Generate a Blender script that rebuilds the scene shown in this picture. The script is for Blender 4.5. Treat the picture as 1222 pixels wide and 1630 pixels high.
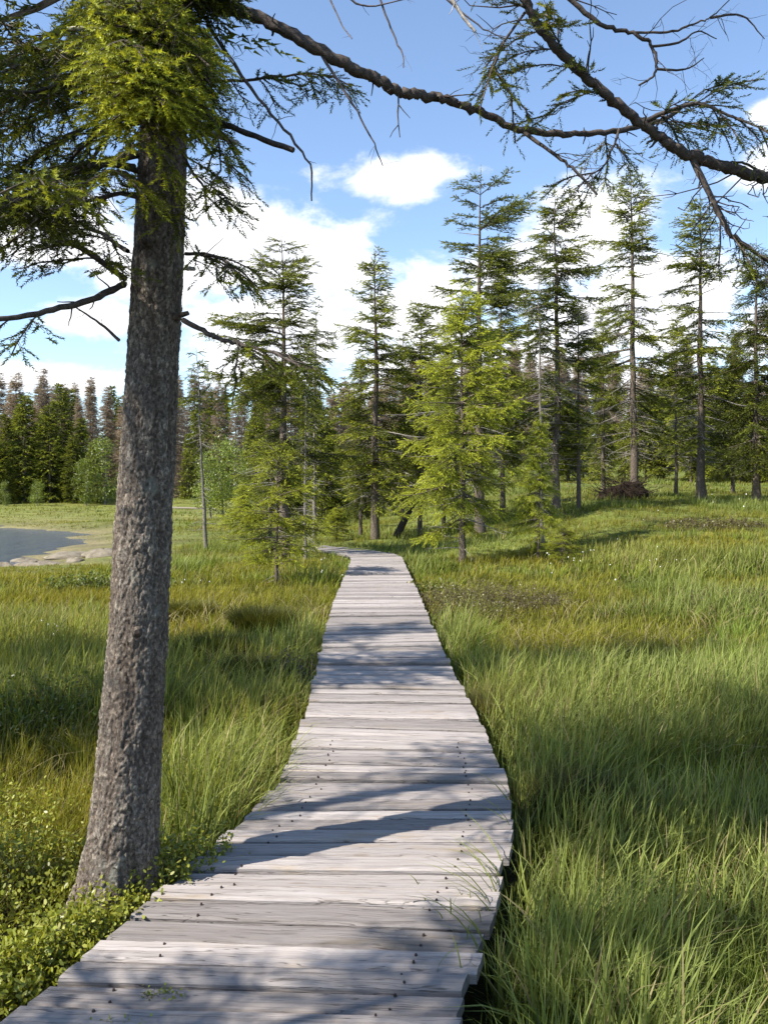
import bpy, math, random
import numpy as np
from mathutils import Vector, Matrix

S = bpy.context.scene
for o in list(bpy.data.objects):
    bpy.data.objects.remove(o)
R = math.radians
F = 1380.0            # focal length in photo pixels (1222 x 1630), horizon at y = 787
EYE = 1.6             # eye height above the deck (deck top is z = 0)

# ------------------------------------------------------------------ camera, sky, sun, exposure
cam = bpy.data.cameras.new('camera')
camo = bpy.data.objects.new('camera', cam)
S.collection.objects.link(camo)
camo.location = (0, 0, EYE)
camo.rotation_euler = (R(90), 0, 0)
cam.sensor_fit = 'VERTICAL'
cam.sensor_height = 24
cam.lens = 24 * F / 1630
cam.shift_y = -28 / 1630
cam.clip_start = 0.05
cam.clip_end = 5000
S.camera = camo

SUN_DIR = Vector((-0.89, -0.45, 1.0)).normalized()     # from the place towards the sun
sun_el = math.asin(SUN_DIR.z)
sun_rot = math.atan2(SUN_DIR.x, SUN_DIR.y)
EXPOSURE = 1.12
SUN_STRENGTH = 4.8
SKY_STRENGTH = 0.125

S.render.engine = 'CYCLES'
S.cycles.use_denoising = True
S.cycles.max_bounces = 8
S.cycles.diffuse_bounces = 4
S.cycles.transmission_bounces = 4
S.cycles.caustics_reflective = False
S.cycles.caustics_refractive = False
S.view_settings.view_transform = 'Standard'
S.view_settings.look = 'None'
S.view_settings.gamma = 1
S.view_settings.use_curve_mapping = False
S.view_settings.exposure = EXPOSURE


class NT:
    """tiny node-expression helper"""
    def __init__(s, tree):
        s.t = tree
    def new(s, kind, **kw):
        n = s.t.nodes.new(kind)
        for k, v in kw.items():
            setattr(n, k, v)
        return n
    def put(s, sock, v):
        if hasattr(v, 'is_output'):
            s.t.links.new(v, sock)
        else:
            sock.default_value = v
    def m(s, op, a, b=0.0, c=None, clamp=False):
        n = s.new('ShaderNodeMath', operation=op, use_clamp=clamp)
        s.put(n.inputs[0], a); s.put(n.inputs[1], b)
        if c is not None: s.put(n.inputs[2], c)
        return n.outputs[0]
    def vm(s, op, a, b):
        n = s.new('ShaderNodeVectorMath', operation=op)
        s.put(n.inputs[0], a); s.put(n.inputs[1], b)
        return n.outputs[0]
    def smooth(s, x, a, b):
        n = s.new('ShaderNodeMapRange', interpolation_type='SMOOTHSTEP')
        s.put(n.inputs[0], x); n.inputs[1].default_value = a; n.inputs[2].default_value = b
        return n.outputs[0]
    def noise(s, vec, scale, detail=4, rough=0.55, dist=0.0):
        n = s.new('ShaderNodeTexNoise')
        s.put(n.inputs['Vector'], vec)
        n.inputs['Scale'].default_value = scale; n.inputs['Detail'].default_value = detail
        n.inputs['Roughness'].default_value = rough; n.inputs['Distortion'].default_value = dist
        return n.outputs[0]
    def ramp(s, x, stops):
        n = s.new('ShaderNodeValToRGB')
        e = n.color_ramp.elements
        while len(e) < len(stops): e.new(0.5)
        for k, (p, c) in enumerate(stops):
            e[k].position = p; e[k].color = (*c, 1) if len(c) == 3 else c
        s.put(n.inputs[0], x)
        return n.outputs[0]
    def mix(s, f, a, b, blend='MIX'):
        n = s.new('ShaderNodeMix', data_type='RGBA', blend_type=blend)
        s.put(n.inputs[0], f)
        s.put(n.inputs[6], (*a, 1) if isinstance(a, tuple) and len(a) == 3 else a)
        s.put(n.inputs[7], (*b, 1) if isinstance(b, tuple) and len(b) == 3 else b)
        return n.outputs[2]


W = bpy.data.worlds.new('World')
S.world = W
W.use_nodes = True
w = NT(W.node_tree)
W.node_tree.nodes.clear()
out = w.new('ShaderNodeOutputWorld')
sky = w.new('ShaderNodeTexSky', sky_type='NISHITA')
sky.sun_disc = False
sky.sun_elevation = sun_el
sky.sun_rotation = sun_rot
sky.altitude = 700
sky.air_density = 1.0
sky.dust_density = 0.35
sky.ozone_density = 1.6
bg_sky = w.new('ShaderNodeBackground')
w.put(bg_sky.inputs[0], sky.outputs[0]); bg_sky.inputs[1].default_value = SKY_STRENGTH
tc = w.new('ShaderNodeTexCoord')
sep = w.new('ShaderNodeSeparateXYZ')
w.put(sep.inputs[0], tc.outputs['Generated'])
az = w.m('ARCTAN2', sep.outputs[0], sep.outputs[1])
el = w.m('ARCSINE', sep.outputs[2])


def sky_at(px, py):
    a = math.atan((px - 611) / F)
    return a, math.atan((787 - py) / math.hypot(F, px - 611))


# cumulus banks: centre and half-size as seen from the boardwalk
BANKS = [(400, 395, 200, 110), (340, 325, 130, 62), (240, 430, 130, 70), (525, 420, 115, 85), (480, 540, 230, 120), (80, 375, 190, 62),
         (150, 500, 80, 36), (120, 600, 200, 24), (640, 287, 150, 36), (690, 276, 100, 36), (930, 340, 140, 60), (840, 430, 150, 90),
         (660, 490, 110, 100), (1010, 500, 260, 95), (760, 590, 400, 90), (1225, 275, 75, 50), (1225, 180, 40, 26), (1230, 520, 120, 80),
         (-350, 420, 260, 120), (1650, 430, 300, 130), (-900, 300, 300, 120), (2100, 250, 300, 140)]
cov = None
for cx, cy, rx, ry in BANKS:
    a0, e0 = sky_at(cx, cy)
    ra = abs(sky_at(cx + rx, cy)[0] - sky_at(cx - rx, cy)[0]) / 2
    re_ = abs(sky_at(cx, cy + ry)[1] - sky_at(cx, cy - ry)[1]) / 2
    u = w.m('MULTIPLY', w.m('SUBTRACT', az, a0), 1 / ra)
    v = w.m('MULTIPLY', w.m('SUBTRACT', el, e0), 1 / re_)
    q = w.m('SUBTRACT', 1.0, w.m('SQRT', w.m('ADD', w.m('MULTIPLY', u, u), w.m('MULTIPLY', v, v))))
    cov = q if cov is None else w.m('MAXIMUM', cov, q)
cov = w.m('MAXIMUM', cov, -0.75)
comb = w.new('ShaderNodeCombineXYZ')
w.put(comb.inputs[0], az); w.put(comb.inputs[1], w.m('MULTIPLY', el, 1.7)); comb.inputs[2].default_value = 3.7
n1 = w.noise(comb.outputs[0], 11.0, 9, 0.6, 0.15)
big = w.noise(tc.outputs['Generated'], 2.3, 5, 0.55)
dens = w.m('ADD', cov, w.m('MULTIPLY', w.m('SUBTRACT', n1, 0.5), 2.6))
dens = w.m('ADD', dens, w.m('MULTIPLY', w.m('SUBTRACT', big, 0.52), 0.9))
low = w.m('MULTIPLY', w.smooth(el, 0.16, 0.02), 0.12)
dens = w.m('ADD', dens, low)
mask = w.smooth(dens, -0.16, 0.55)
comb2 = w.new('ShaderNodeCombineXYZ')
w.put(comb2.inputs[0], w.m('ADD', az, 0.02)); w.put(comb2.inputs[1], w.m('ADD', w.m('MULTIPLY', el, 1.7), 0.05)); comb2.inputs[2].default_value = 3.7
n2 = w.noise(comb2.outputs[0], 7.0, 5, 0.5)
shade = w.smooth(w.m('ADD', w.m('SUBTRACT', dens, 0.3), w.m('SUBTRACT', n2, 0.35)), 0.45, 1.1)
ccol = w.mix(shade, (0.66, 0.66, 0.67), (0.46, 0.47, 0.51))
bg_c = w.new('ShaderNodeBackground')
w.put(bg_c.inputs[0], ccol); bg_c.inputs[1].default_value = 1.0
mixs = w.new('ShaderNodeMixShader')
w.put(mixs.inputs[0], mask)
W.node_tree.links.new(bg_sky.outputs[0], mixs.inputs[1])
W.node_tree.links.new(bg_c.outputs[0], mixs.inputs[2])
W.node_tree.links.new(mixs.outputs[0], out.inputs[0])
W.cycles.sampling_method = 'MANUAL'
W.cycles.sample_map_resolution = 512

sun = bpy.data.lights.new('sun', 'SUN')
sun.energy = SUN_STRENGTH
sun.angle = R(0.5)
sun.color = (1.0, 0.94, 0.84)
suno = bpy.data.objects.new('sun', sun)
S.collection.objects.link(suno)
suno.rotation_euler = SUN_DIR.to_track_quat('Z', 'Y').to_euler()

# ------------------------------------------------------------------ helpers
def P(px, py, d):
    """world point that a photo pixel shows at distance d in front of the boardwalk viewpoint"""
    return np.array([(px - 611) / F * d, d, EYE + (787 - py) / F * d])


def ss(a, b, x):
    t = np.clip((np.asarray(x, float) - a) / (b - a), 0, 1)
    return t * t * (3 - 2 * t)


def _hash(ix, iy, seed):
    h = (ix.astype(np.int64) * 374761393 + iy.astype(np.int64) * 668265263 + seed * 974634533) & 0x7fffffff
    h = ((h ^ (h >> 13)) * 1274126177) & 0x7fffffff
    h = ((h ^ (h >> 16)) * 2246822519) & 0x7fffffff
    return ((h ^ (h >> 15)) & 0xffffff) / float(0xffffff)


def vnoise(x, y, seed=0):
    x = np.asarray(x, float); y = np.asarray(y, float)
    ix = np.floor(x); iy = np.floor(y)
    fx = x - ix; fy = y - iy
    fx = fx * fx * (3 - 2 * fx); fy = fy * fy * (3 - 2 * fy)
    a = _hash(ix, iy, seed); b = _hash(ix + 1, iy, seed); c = _hash(ix, iy + 1, seed); d = _hash(ix + 1, iy + 1, seed)
    return (a * (1 - fx) + b * fx) * (1 - fy) + (c * (1 - fx) + d * fx) * fy


def fbm(x, y, seed=0, oct=4):
    s = 0; a = 0.5; t = 0
    for k in range(oct):
        s = s + a * vnoise(x * 2 ** k, y * 2 ** k, seed + k * 17); t += a; a *= 0.5
    return s / t


def unit(v):
    v = np.asarray(v, float)
    return v / np.maximum(np.linalg.norm(v, axis=-1, keepdims=True), 1e-9)


class MB:
    """collects triangles / quads with per-vertex colours and a material index"""
    def __init__(s):
        s.V = []; s.C = []; s.P = []; s.n = 0
    def add(s, V, Fc, col=(0.5, 0.5, 0.5), mi=0):
        V = np.asarray(V, float).reshape(-1, 3); Fc = np.asarray(Fc, np.int64)
        if len(V) == 0 or len(Fc) == 0: return
        C = np.asarray(col, float)
        if C.ndim == 1: C = np.tile(C, (len(V), 1))
        s.V.append(V); s.C.append(C); s.P.append((Fc + s.n, mi)); s.n += len(V)
    def tube(s, pts, rad, sides=6, col=(0.5, 0.5, 0.5), mi=0, cap=True, knob=0.0, rng=None):
        pts = np.asarray(pts, float); n = len(pts)
        rad = np.broadcast_to(np.asarray(rad, float), (n,))
        T = unit(np.gradient(pts, axis=0))
        ref = np.array([0.13, 0.21, 0.97]) if abs(T[0, 2]) < 0.9 else np.array([1.0, 0.1, 0.0])
        A = unit(np.cross(T, ref)); B = np.cross(T, A)
        th = np.arange(sides) / sides * 2 * np.pi
        rr = np.repeat(rad[:, None], sides, 1)
        if knob and rng is not None: rr = rr * (1 + rng.uniform(-knob, knob, rr.shape))
        V = pts[:, None] + rr[..., None] * (A[:, None] * np.cos(th)[None, :, None] + B[:, None] * np.sin(th)[None, :, None])
        V = V.reshape(-1, 3)
        i = np.arange(n - 1)[:, None] * sides; j = np.arange(sides)[None]
        k = (j + 1) % sides
        Q = np.stack([i + j, i + k, i + sides + k, i + sides + j], -1).reshape(-1, 4)
        s.add(V, Q, col, mi)
        if cap:
            V2 = np.concatenate([V[-sides:], pts[-1:]])
            s.add(V2, np.stack([np.arange(sides), (np.arange(sides) + 1) % sides, np.full(sides, sides)], -1), col, mi)
    def data(s, name, mats, smooth=False):
        me = bpy.data.meshes.new(name)
        V = np.concatenate(s.V); C = np.concatenate(s.C)
        me.vertices.add(len(V)); me.vertices.foreach_set('co', V.astype(np.float32).ravel())
        loops = np.concatenate([p.ravel() for p, _ in s.P])
        tot = np.concatenate([np.full(len(p), p.shape[1]) for p, _ in s.P])
        mi = np.concatenate([np.full(len(p), m) for p, m in s.P])
        start = np.concatenate([[0], np.cumsum(tot)[:-1]])
        me.loops.add(len(loops)); me.loops.foreach_set('vertex_index', loops.astype(np.int32))
        me.polygons.add(len(tot)); me.polygons.foreach_set('loop_start', start.astype(np.int32))
        me.polygons.foreach_set('loop_total', tot.astype(np.int32))
        me.polygons.foreach_set('material_index', mi.astype(np.int32))
        me.polygons.foreach_set('use_smooth', np.full(len(tot), smooth, bool))
        at = me.attributes.new('col', 'FLOAT_COLOR', 'POINT')
        at.data.foreach_set('color', np.concatenate([C, np.ones((len(C), 1))], 1).astype(np.float32).ravel())
        me.update(calc_edges=True)
        for m_ in (mats if isinstance(mats, (list, tuple)) else [mats]): me.materials.append(m_)
        return me


def tag(o, label=None, cat=None, group=None, kind=None):
    if label: o['label'] = label
    if cat: o['category'] = cat
    if group: o['group'] = group
    if kind: o['kind'] = kind
    return o


def link(name, data, parent=None, loc=None, rot=None, scale=None):
    o = bpy.data.objects.new(name, data)
    S.collection.objects.link(o)
    if parent is not None: o.parent = parent
    if loc is not None: o.location = loc
    if rot is not None: o.rotation_euler = rot
    if scale is not None: o.scale = scale
    return o


def obj(name, mb, mats, parent=None, smooth=False, **kw):
    return link(name, mb.data(name, mats, smooth), parent, **kw)


KIDS = {}
def copy_tree(root, loc, rz=0, sc=1.0, label=None):
    c = root.copy(); S.collection.objects.link(c)
    c.location = loc; c.rotation_euler = (0, 0, rz); c.scale = (sc, sc, sc) if not isinstance(sc, tuple) else sc
    if label: c['label'] = label
    for ch in KIDS.get(root.name, []):
        d = ch.copy(); S.collection.objects.link(d); d.parent = c
    return c


# ------------------------------------------------------------------ materials
def mat_new(name):
    m = bpy.data.materials.new(name); m.use_nodes = True
    t = NT(m.node_tree); m.node_tree.nodes.clear()
    o = t.new('ShaderNodeOutputMaterial')
    return m, t, o


def leaf_mat(name, trans=0.35, gloss=0.25, var=0.25, rough=0.5, shift=(1.25, 1.15, 0.6)):
    """foliage: the colour of each leaf is the leaf's own pigment; light also passes through it"""
    m, t, o = mat_new(name)
    at = t.new('ShaderNodeAttribute', attribute_name='col')
    oi = t.new('ShaderNodeObjectInfo')
    k = t.m('ADD', 1 - var / 2, t.m('MULTIPLY', oi.outputs['Random'], var))
    vv = t.new('ShaderNodeVectorMath', operation='SCALE')
    t.put(vv.inputs[0], at.outputs['Color']); t.put(vv.inputs[3], k)
    bs = t.new('ShaderNodeBsdfPrincipled')
    t.put(bs.inputs['Base Color'], vv.outputs[0])
    bs.inputs['Roughness'].default_value = rough
    bs.inputs['Specular IOR Level'].default_value = gloss
    tr = t.new('ShaderNodeBsdfTranslucent')
    t.put(tr.inputs[0], t.mix(1.0, vv.outputs[0], (shift[0] * 1.0, shift[1] * 1.0, shift[2] * 1.0), 'MULTIPLY'))
    mx = t.new('ShaderNodeMixShader'); mx.inputs[0].default_value = trans
    m.node_tree.links.new(bs.outputs[0], mx.inputs[1]); m.node_tree.links.new(tr.outputs[0], mx.inputs[2])
    m.node_tree.links.new(mx.outputs[0], o.inputs[0])
    return m


def plain_mat(name, build, rough=0.9, spec=0.2):
    """build(t) -> (colour socket or tuple, height socket or None, bump distance)"""
    m, t, o = mat_new(name)
    bs = t.new('ShaderNodeBsdfPrincipled')
    c, h, dist = build(t)
    t.put(bs.inputs['Base Color'], (*c, 1) if isinstance(c, tuple) else c)
    bs.inputs['Roughness'].default_value = rough
    bs.inputs['Specular IOR Level'].default_value = spec
    if h is not None:
        b = t.new('ShaderNodeBump'); b.inputs['Strength'].default_value = 1.0; b.inputs['Distance'].default_value = dist
        t.put(b.inputs['Height'], h)
        m.node_tree.links.new(b.outputs[0], bs.inputs['Normal'])
    m.node_tree.links.new(bs.outputs[0], o.inputs[0])
    return m


M = {}
M['needle'] = leaf_mat('spruce_needles', 0.30, 0.15, 0.3)
M['grass'] = leaf_mat('grass_blades', 0.42, 0.16, 0.0, 0.5)
M['leaf'] = leaf_mat('shrub_leaves', 0.35, 0.4, 0.2, 0.4)


def b_bark(t):
    at = t.new('ShaderNodeAttribute', attribute_name='col')
    tc = t.new('ShaderNodeTexCoord')
    n = t.noise(tc.outputs['Object'], 75, 7, 0.72)
    n3 = t.noise(tc.outputs['Object'], 9, 4, 0.6)
    fv = t.new('ShaderNodeTexVoronoi'); fv.inputs['Scale'].default_value = 1.0
    t.put(fv.inputs['Vector'], t.vm('ADD', t.vm('MULTIPLY', tc.outputs['Object'], (120, 120, 62)), t.vm('MULTIPLY', t.new('ShaderNodeTexNoise').outputs[1], (2, 2, 2))))
    sp = t.new('ShaderNodeSeparateColor'); t.put(sp.inputs[0], fv.outputs['Color'])
    flake = sp.outputs[0]
    c = t.mix(1.0, at.outputs['Color'], t.ramp(n, [(0.3, (0.45, 0.43, 0.41)), (0.52, (1.0, 1.0, 1.0)), (0.72, (1.7, 1.7, 1.66))]), 'MULTIPLY')
    c = t.mix(1.0, c, t.ramp(flake, [(0.0, (0.62, 0.6, 0.58)), (0.6, (1.0, 1.0, 1.0)), (1.0, (1.6, 1.58, 1.5))]), 'MULTIPLY')
    lich = t.smooth(n3, 0.6, 0.72)
    c = t.mix(t.m('MULTIPLY', lich, 0.45), c, (0.27, 0.28, 0.235))
    return c, t.m('ADD', n, t.m('MULTIPLY', flake, 0.8)), 0.010
M['bark'] = plain_mat('spruce_bark', b_bark, 0.95, 0.12)


def b_wood_twig(t):
    at = t.new('ShaderNodeAttribute', attribute_name='col')
    tc = t.new('ShaderNodeTexCoord')
    n = t.noise(tc.outputs['Object'], 45, 4, 0.6)
    c = t.mix(1.0, at.outputs['Color'], t.ramp(n, [(0.3, (0.55, 0.55, 0.55)), (0.7, (1.4, 1.38, 1.35))]), 'MULTIPLY')
    return c, n, 0.004
M['twig'] = plain_mat('branch_bark', b_wood_twig, 0.9, 0.15)


def b_plank(t):
    tc = t.new('ShaderNodeTexCoord'); oi = t.new('ShaderNodeObjectInfo')
    off = t.new('ShaderNodeCombineXYZ')
    for i, k in enumerate((71.0, 37.0, 13.0)): t.put(off.inputs[i], t.m('MULTIPLY', oi.outputs['Random'], k))
    base = t.vm('ADD', tc.outputs['Object'], off.outputs[0])
    wob = t.noise(base, 3.0, 3, 0.5)
    wv = t.new('ShaderNodeCombineXYZ'); t.put(wv.inputs[1], t.m('MULTIPLY', wob, 0.06))
    vec = t.vm('ADD', base, wv.outputs[0])
    g1 = t.noise(t.vm('MULTIPLY', vec, (2.2, 55, 55)), 1.0, 6, 0.62)
    g2 = t.noise(t.vm('MULTIPLY', vec, (5, 190, 190)), 1.0, 4, 0.6)
    big = t.noise(t.vm('MULTIPLY', base, (2.2, 9, 9)), 1.0, 4, 0.6)
    c = t.ramp(g1, [(0.26, (0.15, 0.128, 0.116)), (0.40, (0.285, 0.250, 0.230)), (0.56, (0.345, 0.308, 0.288)), (0.8, (0.405, 0.366, 0.346))])
    c = t.mix(t.m('MULTIPLY', t.smooth(g2, 0.52, 0.75), 0.55), c, (0.17, 0.15, 0.145))
    c = t.mix(t.m('MULTIPLY', t.smooth(big, 0.56, 0.76), 0.55), c, (0.30, 0.225, 0.135))
    c = t.mix(t.m('MULTIPLY', t.smooth(big, 0.46, 0.28), 0.45), c, (0.19, 0.175, 0.175))
    crk = t.noise(t.vm('MULTIPLY', vec, (1.1, 34, 34)), 1.0, 3, 0.5)
    c = t.mix(t.m('MULTIPLY', t.smooth(t.m('ABSOLUTE', t.m('SUBTRACT', crk, 0.5)), 0.012, 0.003), 0.7), c, (0.06, 0.048, 0.04))
    kv = t.new('ShaderNodeTexVoronoi'); kv.inputs['Scale'].default_value = 1.0
    t.put(kv.inputs['Vector'], t.vm('MULTIPLY', base, (2.3, 8.5, 8.5)))
    c = t.mix(t.m('MULTIPLY', t.smooth(kv.outputs['Distance'], 0.13, 0.05), 0.6), c, (0.2, 0.16, 0.13))
    tone = t.m('ADD', 0.60, t.m('MULTIPLY', oi.outputs['Random'], 0.52))
    vv = t.new('ShaderNodeVectorMath', operation='SCALE'); t.put(vv.inputs[0], c); t.put(vv.inputs[3], tone)
    h = t.m('ADD', g1, t.m('MULTIPLY', g2, 0.6))
    return vv.outputs[0], h, 0.006
M['plank'] = plain_mat('weathered_planks', b_plank, 0.82, 0.25)
M['beam'] = plain_mat('beam_wood', lambda t: ((0.12, 0.11, 0.1), None, 0), 0.9)
M['nail'] = plain_mat('rusty_nails', lambda t: ((0.045, 0.03, 0.025), None, 0), 0.6)


def b_ground(t):
    g = t.new('ShaderNodeNewGeometry')
    p = g.outputs['Position']
    at = t.new('ShaderNodeAttribute', attribute_name='col')
    a = t.noise(p, 0.35, 5, 0.6); b = t.noise(p, 6.0, 6, 0.7)
    c = t.mix(1.0, at.outputs['Color'], t.ramp(a, [(0.3, (0.7, 0.72, 0.7)), (0.7, (1.3, 1.25, 1.2))]), 'MULTIPLY')
    c = t.mix(1.0, c, t.ramp(b, [(0.25, (0.5, 0.5, 0.5)), (0.75, (1.45, 1.45, 1.45))]), 'MULTIPLY')
    return c, b, 0.12
M['ground'] = plain_mat('boggy_ground', b_ground, 1.0, 0.1)


def b_rock(t):
    tc = t.new('ShaderNodeTexCoord')
    n = t.noise(tc.outputs['Object'], 3.0, 7, 0.65)
    c = t.ramp(n, [(0.3, (0.10, 0.085, 0.06)), (0.55, (0.20, 0.17, 0.125)), (0.75, (0.27, 0.24, 0.185))])
    return c, n, 0.08
M['rock'] = plain_mat('granite', b_rock, 0.9, 0.2)


def b_soil(t):
    tc = t.new('ShaderNodeTexCoord')
    n = t.noise(tc.outputs['Object'], 5.0, 7, 0.7)
    return t.ramp(n, [(0.3, (0.012, 0.009, 0.007)), (0.7, (0.028, 0.019, 0.013))]), n, 0.15
M['soil'] = plain_mat('peaty_soil', b_soil, 1.0, 0.1)

m, t, o_ = mat_new('lake_water')
g = t.new('ShaderNodeNewGeometry')
bs = t.new('ShaderNodeBsdfPrincipled')
bs.inputs['Base Color'].default_value = (0.05, 0.068, 0.11, 1)
bs.inputs['Roughness'].default_value = 0.09
bs.inputs['IOR'].default_value = 1.33
wn0 = t.noise(t.vm('MULTIPLY', g.outputs['Position'], (1.3, 0.28, 1.0)), 1.0, 4, 0.65)
wn = t.noise(t.vm('MULTIPLY', g.outputs['Position'], (1.0, 2.4, 1.0)), 1.6, 6, 0.7)
bp = t.new('ShaderNodeBump'); bp.inputs['Strength'].default_value = 1.0; bp.inputs['Distance'].default_value = 0.22
t.put(bp.inputs['Height'], t.m('ADD', wn, t.m('MULTIPLY', wn0, 3.2)))
m.node_tree.links.new(bp.outputs[0], bs.inputs['Normal']); m.node_tree.links.new(bs.outputs[0], o_.inputs[0])
M['water'] = m
M['cotton'] = plain_mat('white_cotton', lambda t: ((0.8, 0.8, 0.76), None, 0), 1.0)

# ------------------------------------------------------------------ boardwalk edges (ground plan of the deck)
LE = np.array([(-1.45, -1.2), (-1.5, 0.2), (-1.36, 1.5), (-1.27, 2.1), (-1.15, 2.68), (-1.06, 2.92), (-.95, 3.36), (-.80, 3.92), (-.66, 4.35), (-.58, 4.93),
               (-.577, 6.0), (-.606, 7.54), (-.69, 10.2), (-.75, 12.76), (-.79, 20.6), (-.82, 21.8), (-.98, 23.6), (-1.55, 25.6), (-2.75, 27.3)])
RE = np.array([(-.15, -1.2), (-.2, 0.2), (-.06, 1.5), (.08, 2.1), (.215, 2.62), (.28, 2.85), (.40, 3.25), (.56, 3.92), (.655, 4.39), (.695, 4.87),
               (.685, 5.9), (.64, 7.5), (.593, 10.4), (.57, 12.8), (.48, 20.6), (.465, 22.1), (.25, 24.4), (-.5, 26.9), (-2.1, 28.5)])
CE = (LE + RE) / 2


def deck_z(y):
    return 0.0 - 0.10 * ss(21.5, 26, y) + 0.12 * ss(26.5, 31, y)


def deck_dist(x, y):
    """signed distance to the deck edge (negative under the deck)"""
    x = np.asarray(x, float); y = np.asarray(y, float)
    best = np.full(x.shape, 1e9)
    for i in range(len(CE) - 1):
        a, b = CE[i], CE[i + 1]
        hw0 = np.linalg.norm(LE[i] - RE[i]) / 2; hw1 = np.linalg.norm(LE[i + 1] - RE[i + 1]) / 2
        d = b - a; L2 = (d ** 2).sum()
        t = np.clip(((x - a[0]) * d[0] + (y - a[1]) * d[1]) / L2, 0, 1)
        q = np.hypot(x - a[0] - t * d[0], y - a[1] - t * d[1]) - (hw0 * (1 - t) + hw1 * t) * 0.97
        best = np.minimum(best, q)
    return best


# ------------------------------------------------------------------ terrain
SH_Y = [-50, 4, 10, 20, 24, 28.75, 34, 38, 46, 56.6, 69, 74, 80, 400]
SH_X = [-140, -70, -45, -21, -14, -11.6, -12.6, -14.2, -16.6, -20.3, -30.5, -55, -90, -500]
WATER = -0.9


def shore_s(x, y):
    return np.asarray(x) - np.interp(y, SH_Y, SH_X) + (fbm(np.asarray(y) / 5.0, np.asarray(x) / 9.0, 55, 3) - 0.5) * 7.0


def ground_z(x, y, bump=True):
    x = np.asarray(x, float); y = np.asarray(y, float)
    z = -0.25 + 1.66 * ss(10, 38, y) * ss(0, 9, x) + 0.30 * ss(19, 33, y) * ss(-5, 0.5, x) * (1 - ss(0, 9, x))
    far = np.clip(y - 38, 0, 90)
    z = z + 0.045 * far * ss(-3, 6, x)
    # lake basin on the left
    s = shore_s(x, y)
    zl = np.where(s > 0, WATER + 0.085 * s, np.maximum(WATER + 0.2 * s, -2.4))
    zl = np.where(s > 0, np.minimum(zl, -0.28 + 0.0 * s), zl)
    zfar = WATER - 0.02 + 0.0265 * (y - 68)
    wf = ss(62, 76, y)
    zl = zl * (1 - wf) + np.where(s < -2, np.minimum(zl, zfar) * (y < 74) + zfar * (y >= 74), np.minimum(zl, zfar)) * wf
    zl = np.where(y > 76, zfar, zl)
    wl = ss(-1.5, -7.5, x + 0.02 * np.clip(y - 30, 0, 200))
    z = z * (1 - wl) + zl * wl
    # wooded rise behind
    z = z + 9.0 * ss(105, 230, y) + 14 * ss(230, 900, y)
    if bump:
        k = ss(0, 1.2, deck_dist(x, y)) if x.size < 400000 else 1
        amp = 0.16 * (1 - 0.5 * ss(30, 90, y))
        wet = ss(0.0, 1.2, z - WATER) if True else 1
        z = z + amp * k * wet * (fbm(x / 1.1, y / 1.1, 5, 3) - 0.5) * 1.6 + 0.1 * k * wet * (fbm(x / 4.2, y / 4.2, 9, 2) - 0.5)
    return z


def axis(dense0, dense1, step, lo, hi, grow):
    a = list(np.arange(dense0, dense1 + 1e-6, step))
    st = step
    while a[-1] < hi: st *= grow; a.append(a[-1] + st)
    st = step; b = [a[0]]
    while b[-1] > lo: st *= grow; b.append(b[-1] - st)
    return np.array(sorted(set(b[1:] + a)))


def ground_col(x, y, z):
    """pigment of the soil and moss cover"""
    g0 = np.array([0.085, 0.10, 0.024]); g1 = np.array([0.135, 0.165, 0.038]); br = np.array([0.095, 0.075, 0.035]); mud = np.array([0.20, 0.175, 0.095]); dk = np.array([0.035, 0.035, 0.014])
    n = fbm(x / 3.0, y / 3.0, 31, 3)[:, None]
    c = g0 * (1 - n) + g1 * n
    f = ss(7, 22, y)[:, None]
    c = dk * (1 - f) + (c * 1.15) * f
    bn = ss(0.55, 0.75, fbm(x / 2.1, y / 2.1, 77, 3))[:, None] * 0.5
    c = c * (1 - bn) + br * bn
    ms = (np.exp(-np.clip(z - WATER - 0.08, 0, 9) / 0.24) * ss(-1, -7, x))[:, None]
    c = c * (1 - ms) + mud * ms
    fl = ss(60, 75, y)[:, None] * ss(0, -10, x)[:, None]
    c = c * (1 - 0.4 * fl) + np.array([0.20, 0.205, 0.06]) * 0.4 * fl
    return c


gx = axis(-14, 12, 0.28, -1500, 1500, 1.15)
gy = axis(1.0, 38, 0.28, -60, 2200, 1.10)
X, Y = np.meshgrid(gx, gy)
xf, yf = X.ravel(), Y.ravel()
zf = ground_z(xf, yf)
nx, ny = len(gx), len(gy)
i = np.arange(ny - 1)[:, None] * nx + np.arange(nx - 1)[None]
mb = MB()
mb.add(np.stack([xf, yf, zf], 1), np.stack([i, i + 1, i + nx + 1, i + nx], -1).reshape(-1, 4), ground_col(xf, yf, zf))
tag(obj('ground', mb, M['ground'], smooth=True), 'boggy meadow ground under the grass', kind='structure')
mb = MB()
mb.add([(-400, 2, WATER), (-2, 2, WATER), (-2, 90, WATER), (-400, 90, WATER)], [(0, 1, 2, 3)])
tag(obj('lake_water', mb, M['water']), 'rippled blue grey lake water beyond the grass', kind='structure')

# ------------------------------------------------------------------ boardwalk
rng = np.random.default_rng(3)
bw = tag(link('boardwalk', None, loc=(0, 0, 0)), 'weathered grey plank boardwalk running through the bog grass', 'boardwalk', kind='thing')
clen = np.concatenate([[0], np.cumsum(np.linalg.norm(np.diff(CE, axis=0), axis=1))])


def smooth_interp(s, xp, Q):
    # local smoothing of the polyline
    o = 0.22
    return sum(np.array([np.interp(s + k * o, xp, Q[:, 0]), np.interp(s + k * o, xp, Q[:, 1])]) for k in (-1, 0, 1)) / 3


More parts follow.
